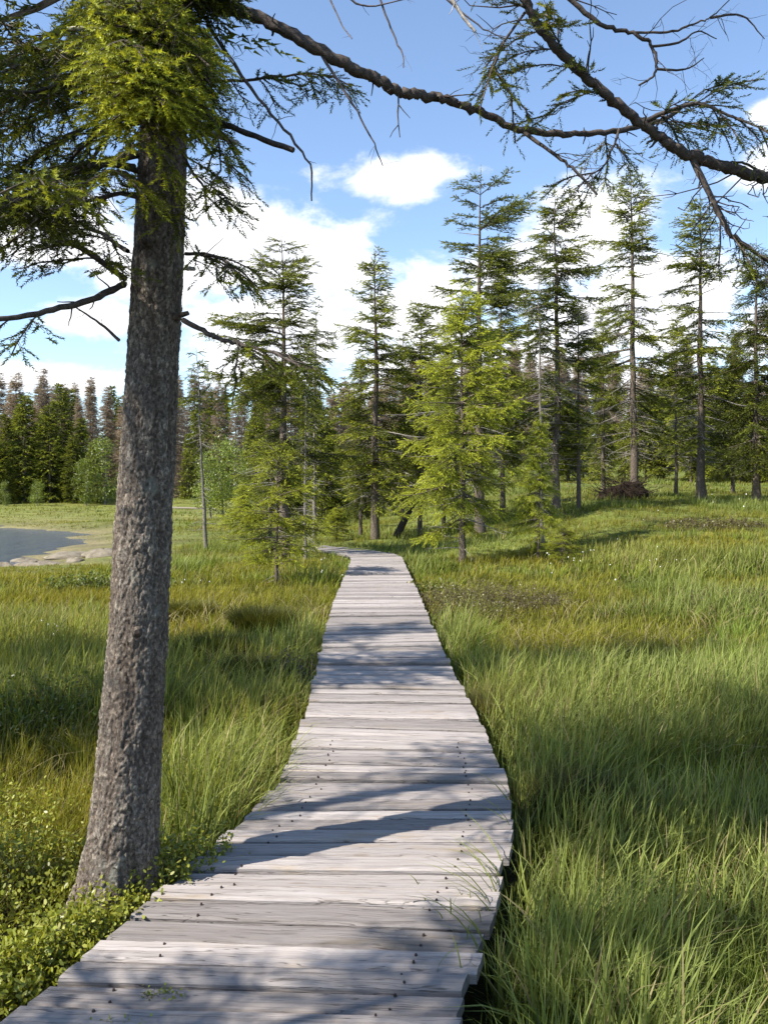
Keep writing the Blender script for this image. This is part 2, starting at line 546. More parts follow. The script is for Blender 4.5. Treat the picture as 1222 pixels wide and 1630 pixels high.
s = 0.0
nails = MB()
while s < clen[-1] - 0.2:
    pw = rng.uniform(0.130, 0.166)
    L0, R0 = smooth_interp(s, clen, LE), smooth_interp(s, clen, RE)
    L1, R1 = smooth_interp(s + pw, clen, LE), smooth_interp(s + pw, clen, RE)
    s += pw
    yc = (L0[1] + R1[1]) / 2
    ex = rng.normal(0, 0.008, 2)
    xa = unit((R0 + R1 - L0 - L1) / 2); ya = np.array([-xa[1], xa[0]])
    c0 = (L0 + L1 + R0 + R1) / 4
    org = np.array([c0[0], c0[1], deck_z(yc) + rng.normal(0, 0.0075)])
    gap = rng.uniform(0.014, 0.030)
    loc = lambda p: np.array([(p - c0) @ xa, (p - c0) @ ya])
    l0, l1, r0, r1 = loc(L0), loc(L1), loc(R0), loc(R1)
    TH = 0.045
    stn = 5
    V = []
    cup = rng.normal(0, 0.002)
    for k in range(stn):
        u = k / (stn - 1)
        a = l0 * (1 - u) + r0 * u; b = l1 * (1 - u) + r1 * u
        wob = rng.normal(0, 0.0016, 2)
        xe = -ex[0] if k == 0 else (ex[1] if k == stn - 1 else 0)
        y0, y1 = a[1] + gap / 2 + wob[0], b[1] - gap / 2 + wob[1]
        if y1 - y0 < 0.03: y1 = y0 + 0.03
        x0, x1 = a[0] + xe, b[0] + xe
        bev = 0.011
        f = bev / (y1 - y0)
        prof = [(0, -TH), (0, -bev), (f, 0), (0.5, cup), (1 - f, 0), (1, -bev), (1, -TH)]
        for tt, zz in prof:
            V.append((x0 * (1 - tt) + x1 * tt, y0 * (1 - tt) + y1 * tt, zz + (rng.normal(0, 0.0012) if zz > -TH else 0)))
    npf = 7
    Fc = []
    for k in range(stn - 1):
        for j in range(npf):
            a = k * npf + j; b = k * npf + (j + 1) % npf
            Fc.append((a, a + npf, b + npf, b))
    mb = MB(); mb.add(V, Fc)
    e0 = list(range(npf)); e1 = [(stn - 1) * npf + j for j in range(npf)][::-1]
    mb.P.append((np.array([e0]), 0)); mb.P.append((np.array([e1]), 0))
    tilt = rng.normal(0, 0.004)
    o = obj('plank', mb, M['plank'], bw, loc=org, rot=(rng.normal(0, 0.022), tilt, math.atan2(xa[1], xa[0])))
    if yc < 5.6:
        half = (r0[0] - l0[0]) / 2
        for sx in (-1, 1):
            for sy in (-0.26, 0.24):
                if rng.random() < 0.1: continue
                nxp = sx * (half - (0.24 if sx < 0 else 0.22)) + rng.normal(0, 0.012)
                q = org[:2] + xa * nxp + ya * (sy * pw + rng.normal(0, 0.008))
                zz = org[2] - tilt * nxp + 0.0045
                th = np.arange(8) / 8 * 2 * np.pi
                rr = rng.uniform(0.0045, 0.0065)
                ring = np.stack([q[0] + rr * np.cos(th), q[1] + rr * np.sin(th), np.full(8, zz)], 1)
                top = np.stack([q[0] + rr * .7 * np.cos(th), q[1] + rr * .7 * np.sin(th), np.full(8, zz + 0.0022)], 1)
                nails.add(np.concatenate([ring - [0, 0, .006], top]), [(j, (j + 1) % 8, 8 + (j + 1) % 8, 8 + j) for j in range(8)])
                nails.add(top, [tuple(range(8))])
tag(obj('nail_heads', nails, M['nail'], bw), kind='stuff')
for side in (0.1, 0.9):
    mb = MB()
    Q = LE * (1 - side) + RE * side
    dz = np.array([deck_z(q[1]) for q in Q])
    T = unit(np.gradient(Q, axis=0)); Nn = np.stack([-T[:, 1], T[:, 0]], 1) * 0.045
    V = []
    for k in range(len(Q)):
        for sg, zz in ((-1, -0.055), (1, -0.055), (1, -0.19), (-1, -0.19)):
            V.append((*(Q[k] + Nn[k] * sg), dz[k] + zz))
    Fc = [(k * 4 + j, k * 4 + (j + 1) % 4, k * 4 + 4 + (j + 1) % 4, k * 4 + 4 + j) for k in range(len(Q) - 1) for j in range(4)]
    mb.add(V, Fc)
    obj('beam', mb, M['beam'], bw)

# ------------------------------------------------------------------ foliage building blocks
def needles(o, d, L, k, nl, nw, ang, c0, c1, rng, cvar=0.15):
    """k needles on each of the n shoots (origin o, direction d, length L)"""
    n = len(o)
    if n == 0: return np.zeros((0, 3)), np.zeros((0, 3), int), np.zeros((0, 3))
    d = unit(d)
    ref = np.where(np.abs(d[:, 2:3]) > 0.9, np.array([[1.0, 0, 0]]), np.array([[0, 0, 1.0]]))
    A = unit(np.cross(d, ref)); B = np.cross(A, d)
    L = np.broadcast_to(np.asarray(L, float), (n,)); nl = np.broadcast_to(np.asarray(nl, float), (n,))
    t = (np.arange(k)[None] + rng.uniform(0.1, 0.9, (n, k))) / k
    ph = np.arange(k)[None] * 2.4 + rng.uniform(0, 6.28, (n, 1)) + rng.normal(0, 0.3, (n, k))
    rad = A[:, None] * np.cos(ph)[..., None] + B[:, None] * (np.sin(ph) * 0.75 + 0.12)[..., None]
    aa = ang * (1 - 0.45 * t) + rng.normal(0, 0.1, (n, k))
    nd = d[:, None] * np.cos(aa)[..., None] + rad * np.sin(aa)[..., None]
    p = o[:, None] + d[:, None] * (t * L[:, None])[..., None]
    wv = unit(np.cross(nd, d[:, None] + 0.01)) * (nw / 2)
    tip = p + nd * (nl[:, None] * rng.uniform(0.75, 1.15, (n, k)))[..., None]
    V = np.stack([p - wv, p + wv, tip], 2).reshape(-1, 3)
    c0 = np.broadcast_to(c0, (n, 3)); c1 = np.broadcast_to(c1, (n, 3))
    c = c0[:, None] * (1 - t)[..., None] + c1[:, None] * t[..., None]
    c = c * (1 + rng.normal(0, cvar, (n, k)))[..., None]
    C = np.repeat(np.clip(c, 0.004, 1), 3, axis=1).reshape(-1, 3)
    return V, np.arange(len(V)).reshape(-1, 3), C


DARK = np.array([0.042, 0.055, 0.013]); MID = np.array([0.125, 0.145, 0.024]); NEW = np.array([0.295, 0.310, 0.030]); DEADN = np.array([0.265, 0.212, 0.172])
WOOD = (0.13, 0.105, 0.085); GREYW = (0.24, 0.22, 0.20)


def branch_curve(rng, L, el, droop, up, n=9):
    s = np.linspace(0, 1, n)
    r = s * L * math.cos(el)
    z = s * L * math.sin(el) - droop * L * s ** 2 + up * L * s ** 4
    yv = np.cumsum(rng.normal(0, 0.035 * L, n)); yv -= yv[0]
    return np.stack([r, yv * s, z], 1)


def rotz(v, a):
    c, s_ = math.cos(a), math.sin(a)
    return np.stack([v[..., 0] * c - v[..., 1] * s_, v[..., 0] * s_ + v[..., 1] * c, v[..., 2]], -1)


def interp_pts(pts, s):
    k = s * (len(pts) - 1); i = np.minimum(k.astype(int), len(pts) - 2); f = (k - i)[:, None]
    return pts[i] * (1 - f) + pts[i + 1] * f, unit(pts[i + 1] - pts[i])


def needle_branch(crown, rng, pts, L, lod, fresh, tw_step, bare=0.2, colmul=1.0, droop=0.45, dead=False, dens=1.0, wood=WOOD, rad=None, ang=0.85):
    """side twigs and needle shoots along one branch; lod: shoot length, needles per shoot, needle length, needle width"""
    sl, k, nl, nw = lod
    crown.tube(pts, np.linspace(rad or 0.006 + 0.012 * L, 0.003, len(pts)), 4, wood, 1, cap=False)
    n = max(3, int(L / tw_step * dens))
    s = np.sort(rng.uniform(bare, 1.0, n))
    p, T = interp_pts(pts, s)
    side = unit(np.cross(T, [0, 0, 1.0])) * np.where(np.arange(n) % 2, 1, -1)[:, None]
    tl = (0.42 * L * (1 - s) ** 0.75 + sl * 1.1) * rng.uniform(0.55, 1.15, n)
    ca = rng.uniform(0.5, 0.95, n)[:, None]
    td = unit(T * ca + side * (1.05 - 0.4 * ca) + np.array([0, 0, -1.0]) * (droop * rng.uniform(0.2, 1.3, n))[:, None])
    # twig wood
    q = p + td * tl[:, None] * 0.9
    wv = np.array([0, 0, 0.004])
    crown.add(np.stack([p - wv, p + wv, q], 1), np.arange(3 * n).reshape(-1, 3), wood, 1)
    if dead: return
    # shoots along twigs
    O = []; D = []; TT = []
    step = sl * 0.42
    for i in range(n):
        m_ = max(2, int(tl[i] / step))
        u = (np.arange(m_) + rng.uniform(0.2, 0.8, m_)) / m_
        O.append(p[i] + td[i] * (u * tl[i])[:, None] - np.array([0, 0, 1.0]) * (droop * 0.35 * tl[i] * u ** 2)[:, None])
        sd = unit(np.cross(td[i], [0, 0, 1.0]))
        sg = np.where(np.arange(m_) % 2, 1, -1) * rng.uniform(0.3, 1.0, m_)
        sg[-1] *= 0.2
        D.append(td[i] + sd * sg[:, None] + np.array([0, 0, 1.0]) * rng.normal(-0.22 * droop, 0.22, m_)[:, None])
        TT.append(np.clip(0.35 * s[i] + 0.65 * u + rng.normal(0, 0.12, m_), 0, 1))
    m_ = max(3, int(L * (1 - bare) / step))
    u = np.linspace(bare, 1, m_)
    pp, Tp = interp_pts(pts, u)
    O.append(pp); D.append(Tp + rng.normal(0, 0.3, (m_, 3))); TT.append(u)
    O = np.concatenate(O); D = np.concatenate(D); TT = np.concatenate(TT)
    f = np.clip((TT - (1 - fresh)) / max(fresh, 0.05), 0, 1)[:, None] * (rng.random((len(TT), 1)) < 0.35 + fresh * 0.7)
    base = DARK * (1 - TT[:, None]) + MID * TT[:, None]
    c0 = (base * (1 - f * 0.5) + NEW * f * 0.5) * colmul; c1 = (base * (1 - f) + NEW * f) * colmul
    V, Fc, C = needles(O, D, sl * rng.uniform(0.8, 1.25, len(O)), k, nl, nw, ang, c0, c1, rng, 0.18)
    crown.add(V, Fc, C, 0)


def make_spruce(seed, H, r0, h0, rmax, lod, fresh=0.3, gap=0.15, whorl=0.34, per=4, el=(-12, 45), droop=0.25, dead_from=0.12, dead_n=30, tw=0.085,
                colmul=1.0, shape=0.75, lean=0.0, foliage_dead=0.0, hang=0.45, top_spread=0.0, sides=8, wood=WOOD, ragged=1.0):
    """trunk, crown and dead-branch meshes of one spruce standing at the origin"""
    rng = np.random.default_rng(seed)
    n = max(8, int(H / 0.5))
    tz = np.linspace(-0.25, H, n)
    wx = np.cumsum(rng.normal(0, 0.012 * H / n * 2, n)) + lean * tz; wy = np.cumsum(rng.normal(0, 0.012 * H / n * 2, n))
    ctr = np.stack([wx - wx[0], wy - wy[0], tz], 1)
    rr = r0 * np.clip(1 - tz / (H * 1.02), 0.02, 1) ** 0.95 + r0 * 0.35 * np.exp(-np.clip(tz, 0, 99) / 0.22)
    trunk = MB(); trunk.tube(ctr, rr, sides, wood, 0, knob=0.1, rng=rng)
    crown = MB(); deadb = MB()
    at = lambda h: np.array([np.interp(h, tz, ctr[:, 0]), np.interp(h, tz, ctr[:, 1]), h])
    h = h0
    ph0 = rng.uniform(0, 6.28)
    while h < H - 0.12:
        t = (h - h0) / (H - h0)
        prof = (1 - t) ** shape * (0.55 + 0.45 * min(1, t / 0.22))
        for k in range(per if t < 0.9 else 3):
            if rng.random() < gap: continue
            az_ = rng.uniform(0, 2 * np.pi)
            L = rmax * prof * (1 - ragged + ragged * rng.uniform(0.4, 1.15)) * (1 + 0.3 * ragged * math.cos(az_ - ph0 - 5 * t)) * (1.35 if rng.random() < 0.1 * ragged else 1) + 0.12
            e = R(el[0] + (el[1] - el[0]) * t ** 1.4 + rng.normal(0, 8))
            pts = branch_curve(rng, L, e, droop * (1 - 0.6 * t), droop * 0.75 * (1 - t))
            pts = rotz(pts, az_) + at(h + rng.uniform(-0.16, 0.16))
            isd = rng.random() < foliage_dead * (1 - t)
            needle_branch(crown if not isd else deadb, rng, pts, L, lod, fresh * rng.uniform(0.6, 1.3), tw, bare=0.05 + 0.16 * (1 - t), colmul=colmul * rng.uniform(0.85, 1.15), droop=hang, dead=isd, wood=GREYW if isd else wood)
        h += 0.9 * whorl * (1 - 0.45 * t) * rng.uniform(0.55, 1.5)
    V, Fc, C = needles(np.array([[*ctr[-1, :2], H - 0.45]]), np.array([[0, 0, 1.0]]), 0.6, k=26, nl=0.07, nw=0.02, ang=0.8, c0=MID * colmul, c1=MID * 1.4 * colmul, rng=rng)
    crown.add(V, Fc, C, 0)
    for k in range(dead_n):
        hh = rng.uniform(dead_from * H, max(h0 + 0.25 * (H - h0), dead_from * H + 0.5))
        L = rng.uniform(0.25, 0.75) * rmax
        pts = rotz(branch_curve(rng, L, R(rng.uniform(-25, 15)), 0.2, 0.1, 6), rng.uniform(0, 6.28)) + at(hh)
        deadb.tube(pts, np.linspace(0.004 + 0.008 * L, 0.002, 6), 4, GREYW, 1, cap=False)
        m_ = int(L / 0.09)
        q, T = interp_pts(pts, rng.uniform(0.2, 1, m_))
        td = unit(T + rng.normal(0, 0.7, (m_, 3)) + [0, 0, -0.25])
        a = unit(np.cross(td, [0.3, 0.2, 1.0])) * 0.0035
        deadb.add(np.stack([q - a, q + a, q + td * rng.uniform(0.1, 0.35, (m_, 1))], 1), np.arange(3 * m_).reshape(-1, 3), GREYW, 1)
    return trunk, crown, deadb


def spruce_meshes(*a, **k):
    t, c, d = make_spruce(*a, **k)
    return t.data('trunk', M['bark'], True), c.data('crown', [M['needle'], M['twig']]), (d.data('dead_branch', [M['needle'], M['twig']]) if d.n else None)


def tree_obj(name, meshes, loc, rz=0, sc=1.0, label=None, cat='tree', group=None):
    r = link(name, None, loc=loc, rot=(0, 0, rz), scale=(sc, sc, sc) if not isinstance(sc, tuple) else sc)
    tag(r, label, cat, group)
    KIDS[r.name] = [link('trunk', meshes[0], r), link('crown', meshes[1], r)]
    if meshes[2] is not None:
        KIDS[r.name].append(tag(link('dead_branch', meshes[2], r), kind='stuff'))
    return r


# ------------------------------------------------------------------ foreground spruce: trunk with real bark plates
def worley(u, v, su, sv, period, seed):
    """F1, F2, cell id hash of a jittered grid; u is periodic"""
    nu = max(1, int(round(period / su))); su = period / nu
    iu = np.floor(u / su).astype(int); iv = np.floor(v / sv).astype(int)
    f1 = np.full(u.shape, 9.0); f2 = np.full(u.shape, 9.0); cid = np.zeros(u.shape); ox = np.zeros(u.shape); oy = np.zeros(u.shape)
    for du in (-1, 0, 1):
        for dv in (-1, 0, 1):
            cu = iu + du; cv = iv + dv; cm = np.mod(cu, nu)
            px_ = cu + 0.5 + 0.9 * (_hash(cm, cv, seed) - 0.5); py_ = cv + 0.5 + 0.9 * (_hash(cm, cv, seed + 1) - 0.5)
            dx = u / su - px_; dy = v / sv - py_
            d = np.hypot(dx, dy)
            hsh = _hash(cm, cv, seed + 2)
            c1 = d < f1
            f2 = np.where(c1, f1, np.minimum(f2, d)); cid = np.where(c1, hsh, cid); ox = np.where(c1, dx, ox); oy = np.where(c1, dy, oy)
            f1 = np.where(c1, d, f1)
    return f1, f2, cid, ox, oy


FG_Z = [-0.4, -0.1, .38, 1.04, 2.2, 2.88, 4.5, 9.5]
FG_X = [-1.135, -1.118, -1.08, -1.031, -.984, -.95, -.87, -.72]
FG_Y = 3.64


def fg_axis(z):
    return np.stack([np.interp(z, FG_Z, FG_X), np.full(np.shape(z), FG_Y) + 0.02 * np.asarray(z), np.asarray(z, float)], -1)


def fg_rad(z):
    return np.clip(0.141 - 0.0112 * z, 0.025, 1) + 0.10 * np.exp(-(z + 0.22) / 0.19)


rng = np.random.default_rng(11)
zs = np.concatenate([np.arange(-0.4, 3.4, 0.0066), np.arange(3.5, 9.5, 0.06)])
nseg = 196
th = np.arange(nseg) / nseg * 2 * np.pi
TH_, Z_ = np.meshgrid(th, zs)
per = 0.95
U_ = TH_ / (2 * np.pi) * per
wu = (fbm(U_ * 24, Z_ * 16, 3, 3) - 0.5) * 0.038; wv_ = (fbm(U_ * 20, Z_ * 14, 8, 3) - 0.5) * 0.05
seam = np.minimum(U_, per - U_) / 0.06
wu *= np.clip(seam, 0, 1); wv_ *= np.clip(seam, 0, 1)
f1, f2, cid, ox, oy = worley(np.mod(U_ + wu, per), Z_ + wv_, 0.028, 0.075, per, 21)
g1, g2, cid2, ox2, oy2 = worley(np.mod(U_ + wu * 1.6, per), Z_ + wv_ * 1.6, 0.0125, 0.020, per, 51)
plate = ss(0.02, 0.13, f2 - f1); pl2 = ss(0.03, 0.14, g2 - g1)
furrow = ss(0.42, 0.62, fbm(np.mod(U_ + wu, per) * 19, Z_ * 2.6, 71, 3))
disp = 0.0045 * plate + 0.005 * (cid - 0.5) * plate + 0.0062 * cid2 * (0.6 + 0.4 * pl2) - 0.006 * furrow + 0.006 * (ox * (cid * 7 % 1 - .5) + oy * (cid * 13 % 1 - .3)) * plate
disp += 0.005 * (ox2 * (cid2 * 5 % 1 - .5) + oy2 * (cid2 * 11 % 1 - 0.3)) * pl2 + 0.006 * (fbm(U_ * 130, Z_ * 80, 4, 2) - 0.5) + 0.02 * (fbm(np.cos(TH_) * 1.4 + 5, Z_ * 1.8 + np.sin(TH_), 6, 2) - 0.5)
rad = fg_rad(Z_) - 0.012 + disp * np.clip(fg_rad(Z_) / 0.15, 0.4, 1.1)
flare = 0.05 * np.exp(-(Z_ + 0.25) / 0.16) * np.cos(TH_ * 5 + 1.0 + Z_ * 1.5)
rad += flare
AX = fg_axis(zs)
V = AX[:, None] + np.stack([np.cos(th)[None] * rad, np.sin(th)[None] * rad, np.zeros_like(rad)], -1)
nz = len(zs)
i = np.arange(nz - 1)[:, None] * nseg; j = np.arange(nseg)[None]; k = (j + 1) % nseg
tone = (0.62 + 0.4 * cid + 0.6 * cid2)[..., None]
colb = np.array([0.150, 0.129, 0.111]) * tone
warm = ss(0.62, 0.95, cid2 * 0.55 + cid * 0.45)[..., None]
colb = colb * (1 - warm * 0.5) + np.array([0.30, 0.265, 0.215]) * warm * 0.5
inner = (1 - ss(0.0, 0.14, f2 - f1))[..., None]
inner = np.maximum(inner, ss(0.1, 0.7, furrow)[..., None] * 0.7)
colb = colb * (1 - inner * 0.6) + np.array([0.085, 0.06, 0.046]) * inner * 0.6
mb = MB(); mb.add(V.reshape(-1, 3), np.stack([i + j, i + k, i + nseg + k, i + nseg + j], -1).reshape(-1, 4), colb.reshape(-1, 3))
fg = tag(link('spruce_tree', None, loc=(0, 0, 0)), 'big spruce with plated grey bark close beside the boardwalk', 'tree')
obj('trunk', mb, M['bark'], fg, smooth=True)

for zz_, a_, l_ in ((1.02, -1.35, .02), (2.33, -0.4, .06), (2.62, -1.7, .05)):
    c_ = fg_axis(np.array(zz_)); d_ = np.array([math.cos(a_), math.sin(a_), 0.15]); r_ = fg_rad(zz_)
    mb = MB(); mb.tube(c_ + d_ * np.array([r_ - .04, r_ - .005, r_ + .01, r_ + l_])[:, None], [.03, .024, .013, .010], 9, (0.085, 0.07, 0.06), 0, knob=0.15, rng=rng)
    obj('branch_stub', mb, M['bark'], fg, smooth=True)
NLOD = (0.070, 20, 0.018, 0.0062)       # close needles


def catmull(pts, n=6):
    pts = np.asarray(pts, float)
    Q = np.concatenate([[2 * pts[0] - pts[1]], pts, [2 * pts[-1] - pts[-2]]])
    o = []
    for i in range(1, len(Q) - 2):
        t = np.linspace(0, 1, n, endpoint=False)[:, None]
        a, b, c, d = Q[i - 1], Q[i], Q[i + 1], Q[i + 2]
        o.append(0.5 * (2 * b + (c - a) * t + (2 * a - 5 * b + 4 * c - d) * t ** 2 + (3 * b - a - 3 * c + d) * t ** 3))
    o.append(pts[-1:])
    return np.concatenate(o)


def limb(parent, pts, r0, r1, rng, col=(0.075, 0.062, 0.055), sides=9, knob=0.12, n=6, stubs=0, twigs=0, twl=(0.08, 0.3)):
    """one bare limb as its own part, with broken stubs and bare twigs"""
    pts = catmull(pts, n)
    w = np.linspace(0, 1, len(pts))
    L = np.linalg.norm(np.diff(pts, axis=0), axis=1).sum()
    pts = pts + rng.normal(0, 0.0045 * min(1, L), pts.shape) * (w * (1 - w) * 4)[:, None]
    mb = MB(); mb.tube(pts, r0 + (r1 - r0) * w, sides, col, 0, knob=knob, rng=rng)
    for k in range(stubs + twigs):
        s_ = rng.uniform(0.08, 0.98)
        p, T = interp_pts(pts, np.array([s_])); p, T = p[0], T[0]
        d = unit(np.cross(T, rng.normal(0, 1, 3)) + T * 0.6 + [0, 0, -0.15])
        ll = rng.uniform(0.02, 0.06) if k < stubs else rng.uniform(*twl)
        r_ = (r0 + (r1 - r0) * s_)
        nn = 5
        q = p + d * np.linspace(0, ll, nn)[:, None] + np.cumsum(rng.normal(0, 0.035 * ll, (nn, 3)), 0)
        rr_ = r_ * 0.35 if k < stubs else min(r_ * 0.3, 0.004)
        mb.tube(q, np.linspace(rr_, rr_ * 0.5, nn), 5, col, 0)
        if k >= stubs and ll > 0.12:
            for _ in range(3):
                a = q[rng.integers(1, nn)]
                d2 = unit(d + rng.normal(0, 0.7, 3)); e = ll * rng.uniform(0.2, 0.5)
                mb.tube(np.stack([a, a + d2 * e * 0.5 + rng.normal(0, 0.01, 3), a + d2 * e]), [rr_ * .6, rr_ * .5, rr_ * .3], 4, col, 0)
    return obj('branch', mb, M['twig'], parent, smooth=True), pts


def sprays(branch, pts, rng, s0, s1, n, ln, fresh=0.3, droop=0.5, colmul=1.0, lod=NLOD, tw=0.045, spread=1.0, name='needle_spray'):
    """needle-bearing side branches hung along a limb, one part"""
    mb = MB()
    ss_ = np.linspace(s0, s1, n) + rng.uniform(-0.5, 0.5, n) * (s1 - s0) / max(n, 1)
    ss_ = np.clip(ss_, 0, 1)
    for k in range(n):
        p, T = interp_pts(pts, ss_[k:k + 1]); p, T = p[0], T[0]
        sd = unit(np.cross(T, [0, 0, 1.0])) * (1 if k % 2 else -1)
        L = rng.uniform(*ln) * (1 - 0.35 * (k / max(n - 1, 1)))
        d = unit(T * rng.uniform(0.5, 1.1) + sd * spread * rng.uniform(0.4, 1.0) + np.array([0, 0, rng.normal(-0.15, 0.2)]))
        s_ = np.linspace(0, 1, 8)[:, None]
        q = p + d * L * s_ + np.array([0, 0, -1.0]) * droop * L * 0.45 * s_ ** 2 + np.cumsum(rng.normal(0, 0.012 * L, (8, 3)), 0)
        needle_branch(mb, rng, q, L, lod, fresh, tw, bare=0.1, colmul=colmul, droop=droop * 0.6, wood=(0.10, 0.08, 0.065), rad=0.004, ang=1.25)
    o = obj(name, mb, [M['needle'], M['twig']], branch)
    return tag(o, kind='stuff')


# long limb arching over the boardwalk from the spruce
b, pts = limb(fg, [P(262, -62, 3.66), P(290, -25, 3.62), P(330, 5, 3.58), P(420, 30, 3.52), P(530, 92, 3.52), P(600, 127, 3.58), P(650, 149, 3.62), P(700, 156, 3.7), P(760, 176, 3.75), P(830, 206, 3.8),
                  P(920, 214, 3.9), P(1000, 205, 4.0), P(1060, 188, 4.1), P(1092, 164, 4.1)], 0.030, 0.008, rng, stubs=16, twigs=14, twl=(0.05, 0.22), sides=12, n=12, knob=0.2)
sprays(b, pts, rng, 0.82, 1.0, 4, (0.2, 0.4), 0.2, 0.4)
DEADC = (0.12, 0.10, 0.095); PALE = (0.42, 0.38, 0.34)
dead_limbs = [
    ([(330, 40, 3.5), (400, 140, 3.45), (450, 205, 3.42), (493, 262, 3.4), (496, 320, 3.4)], 0.008, 0.003, DEADC),
    ([(510, 85, 3.52), (560, 165, 3.5), (592, 220, 3.48), (609, 264, 3.46)], 0.006, 0.002, DEADC),
    ([(600, -15, 3.5), (622, 45, 3.5), (640, 85, 3.48), (642, 108, 3.47)], 0.005, 0.002, DEADC),
    ([(545, -10, 3.5), (585, 10, 3.5), (660, -5, 3.48)], 0.005, 0.002, DEADC),
    ([(520, -12, 3.55), (545, 40, 3.5), (560, 62, 3.45)], 0.004, 0.002, DEADC),
    ([(300, 168, 3.5), (340, 190, 3.4), (392, 212, 3.3), (467, 239, 3.2)], 0.014, 0.010, (0.06, 0.05, 0.045)),
    ([(108, 46, 3.2), (150, 44, 3.2), (180, 55, 3.2), (206, 66, 3.2)], 0.007, 0.004, PALE),
    ([(283, 34, 3.3), (325, 50, 3.3), (350, 78, 3.3), (372, 100, 3.3)], 0.006, 0.003, PALE),
    ([(330, 212, 3.3), (355, 218, 3.25), (378, 228, 3.2)], 0.012, 0.010, PALE),
    ([(214, 265, 3.6), (180, 262, 3.5), (142, 264, 3.4)], 0.013, 0.010, (0.07, 0.06, 0.05)),
    ([(296, 427, 3.6), (309, 428, 3.5)], 0.010, 0.009, PALE),
    ([(190, 542, 3.6), (160, 515, 3.5), (122, 490, 3.45)], 0.007, 0.003, DEADC),
    ([(715, -8, 3.4), (738, 28, 3.4), (756, 50, 3.4)], 0.008, 0.006, PALE),
    ([(700, -10, 3.4), (760, 40, 3.4), (800, 60, 3.4)], 0.004, 0.002, DEADC),
]
for q, a, c, col in dead_limbs:
    limb(fg, [P(*p) for p in q], a, c, rng, col=col, sides=6, n=5, twigs=3 if a < 0.009 else 0, twl=(0.03, 0.1))

# needle-bearing limbs seen against the sky left and right of the trunk
needled = [
    ([(198, 452, 3.64), (165, 468, 3.5), (120, 485, 3.4), (60, 500, 3.3), (-20, 510, 3.2)], 0.015, 0.010, (0.72, 1.0, 3), (0.15, 0.3), 0.2),
    ([(200, 444, 3.64), (150, 408, 3.5), (95, 378, 3.4), (45, 345, 3.3), (-10, 292, 3.2)], 0.014, 0.007, (0.15, 0.75, 8), (0.2, 0.42), 0.15),
    ([(204, 400, 3.66), (160, 372, 3.9), (110, 345, 4.1), (60, 300, 4.2), (10, 262, 4.3)], 0.010, 0.005, (0.15, 1, 10), (0.2, 0.45), 0.15),
    ([(296, 404, 3.6), (325, 405, 3.5), (352, 412, 3.42), (378, 428, 3.35)], 0.008, 0.003, (0.1, 0.95, 7), (0.12, 0.24), 0.15),
    ([(292, 510, 3.62), (330, 530, 3.5), (350, 540, 3.45), (385, 548, 3.3), (430, 560, 3.15), (478, 582, 3.0)], 0.012, 0.004, (0.5, 1, 10), (0.14, 0.3), 0.35),
    ([(300, 128, 3.6), (370, 130, 3.7), (440, 122, 3.8), (500, 118, 3.9), (535, 122, 3.95)], 0.008, 0.003, (0.25, 1, 9), (0.12, 0.26), 0.1),
    ([(300, 190, 3.5), (325, 175, 3.3), (345, 205, 3.15), (352, 270, 3.05)], 0.008, 0.003, (0.2, 1, 8), (0.12, 0.22), 0.9),
    ([(262, 120, 3.45), (245, 130, 3.2), (238, 165, 3.05), (240, 225, 2.95)], 0.008, 0.003, (0.1, 1, 12), (0.14, 0.26), 0.95),
    ([(290, 240, 3.5), (305, 272, 3.42), (330, 302, 3.38), (358, 312, 3.35)], 0.007, 0.003, (0.1, 1, 6), (0.1, 0.2), 0.3),
    ([(270, 270, 3.5), (272, 300, 3.42), (275, 345, 3.4)], 0.005, 0.002, (0.1, 1, 5), (0.08, 0.16), 0.5),
]
for q, a, c, (s0, s1, n), ln, fr in needled:
    b, pts = limb(fg, [P(*p) for p in q], a, c, rng, sides=7, n=5, twigs=4, twl=(0.04, 0.15))
    sprays(b, pts, rng, s0, s1, n, ln, fr, 0.55, 1.0)
# the dense lower crown, limb by limb (mostly on the lake and path-near sides)
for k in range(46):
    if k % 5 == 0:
        px, py, dd, lime = rng.uniform(195, 300), rng.uniform(40, 185), rng.uniform(2.75, 3.2), True
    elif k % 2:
        px, py, dd, lime = rng.uniform(140, 320), rng.uniform(-90, 110), rng.uniform(2.9, 3.5), rng.random() < 0.15
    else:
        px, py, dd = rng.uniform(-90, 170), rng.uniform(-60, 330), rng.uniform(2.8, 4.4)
        lime = rng.random() < 0.28
    tgt = P(px, py, dd)
    st = fg_axis(np.array(tgt[2] + rng.uniform(0.05, 0.35)))
    mid1 = st * 0.6 + tgt * 0.4 + np.array([0, 0, 0.05]) + rng.normal(0, 0.03, 3)
    b, pts = limb(fg, [st, mid1, st * 0.2 + tgt * 0.8 + rng.normal(0, 0.03, 3), tgt], 0.012, 0.004, rng, sides=6, n=3, twigs=2)
    sprays(b, pts, rng, 0.3, 1.0, 11, (0.13, 0.28), 0.9 if lime else 0.12, 0.6, rng.uniform(1.1, 1.7) if lime else rng.uniform(0.45, 0.85), tw=0.036)  # limbs with fresh lime shoots get brighter needles, the rest darker ones
LOWLOD = (0.12, 8, 0.05, 0.014)
low = MB()
for k in range(12):
    h = rng.uniform(3.2, 4.7)
    a = R(rng.choice([180, 200, 225, 250, 270, 160, 140, 120]) + rng.normal(0, 16))
    L = rng.uniform(0.9, 1.9) if a < R(190) else rng.uniform(0.6, 1.15)
    q = rotz(branch_curve(rng, L, R(rng.uniform(-8, 14)), 0.24, 0.1), a) + fg_axis(np.array(h))
    needle_branch(low, rng, q, L, LOWLOD, 0.4, 0.1, 0.35)
tag(obj('needle_bough', low, [M['needle'], M['twig']], fg), kind='stuff')
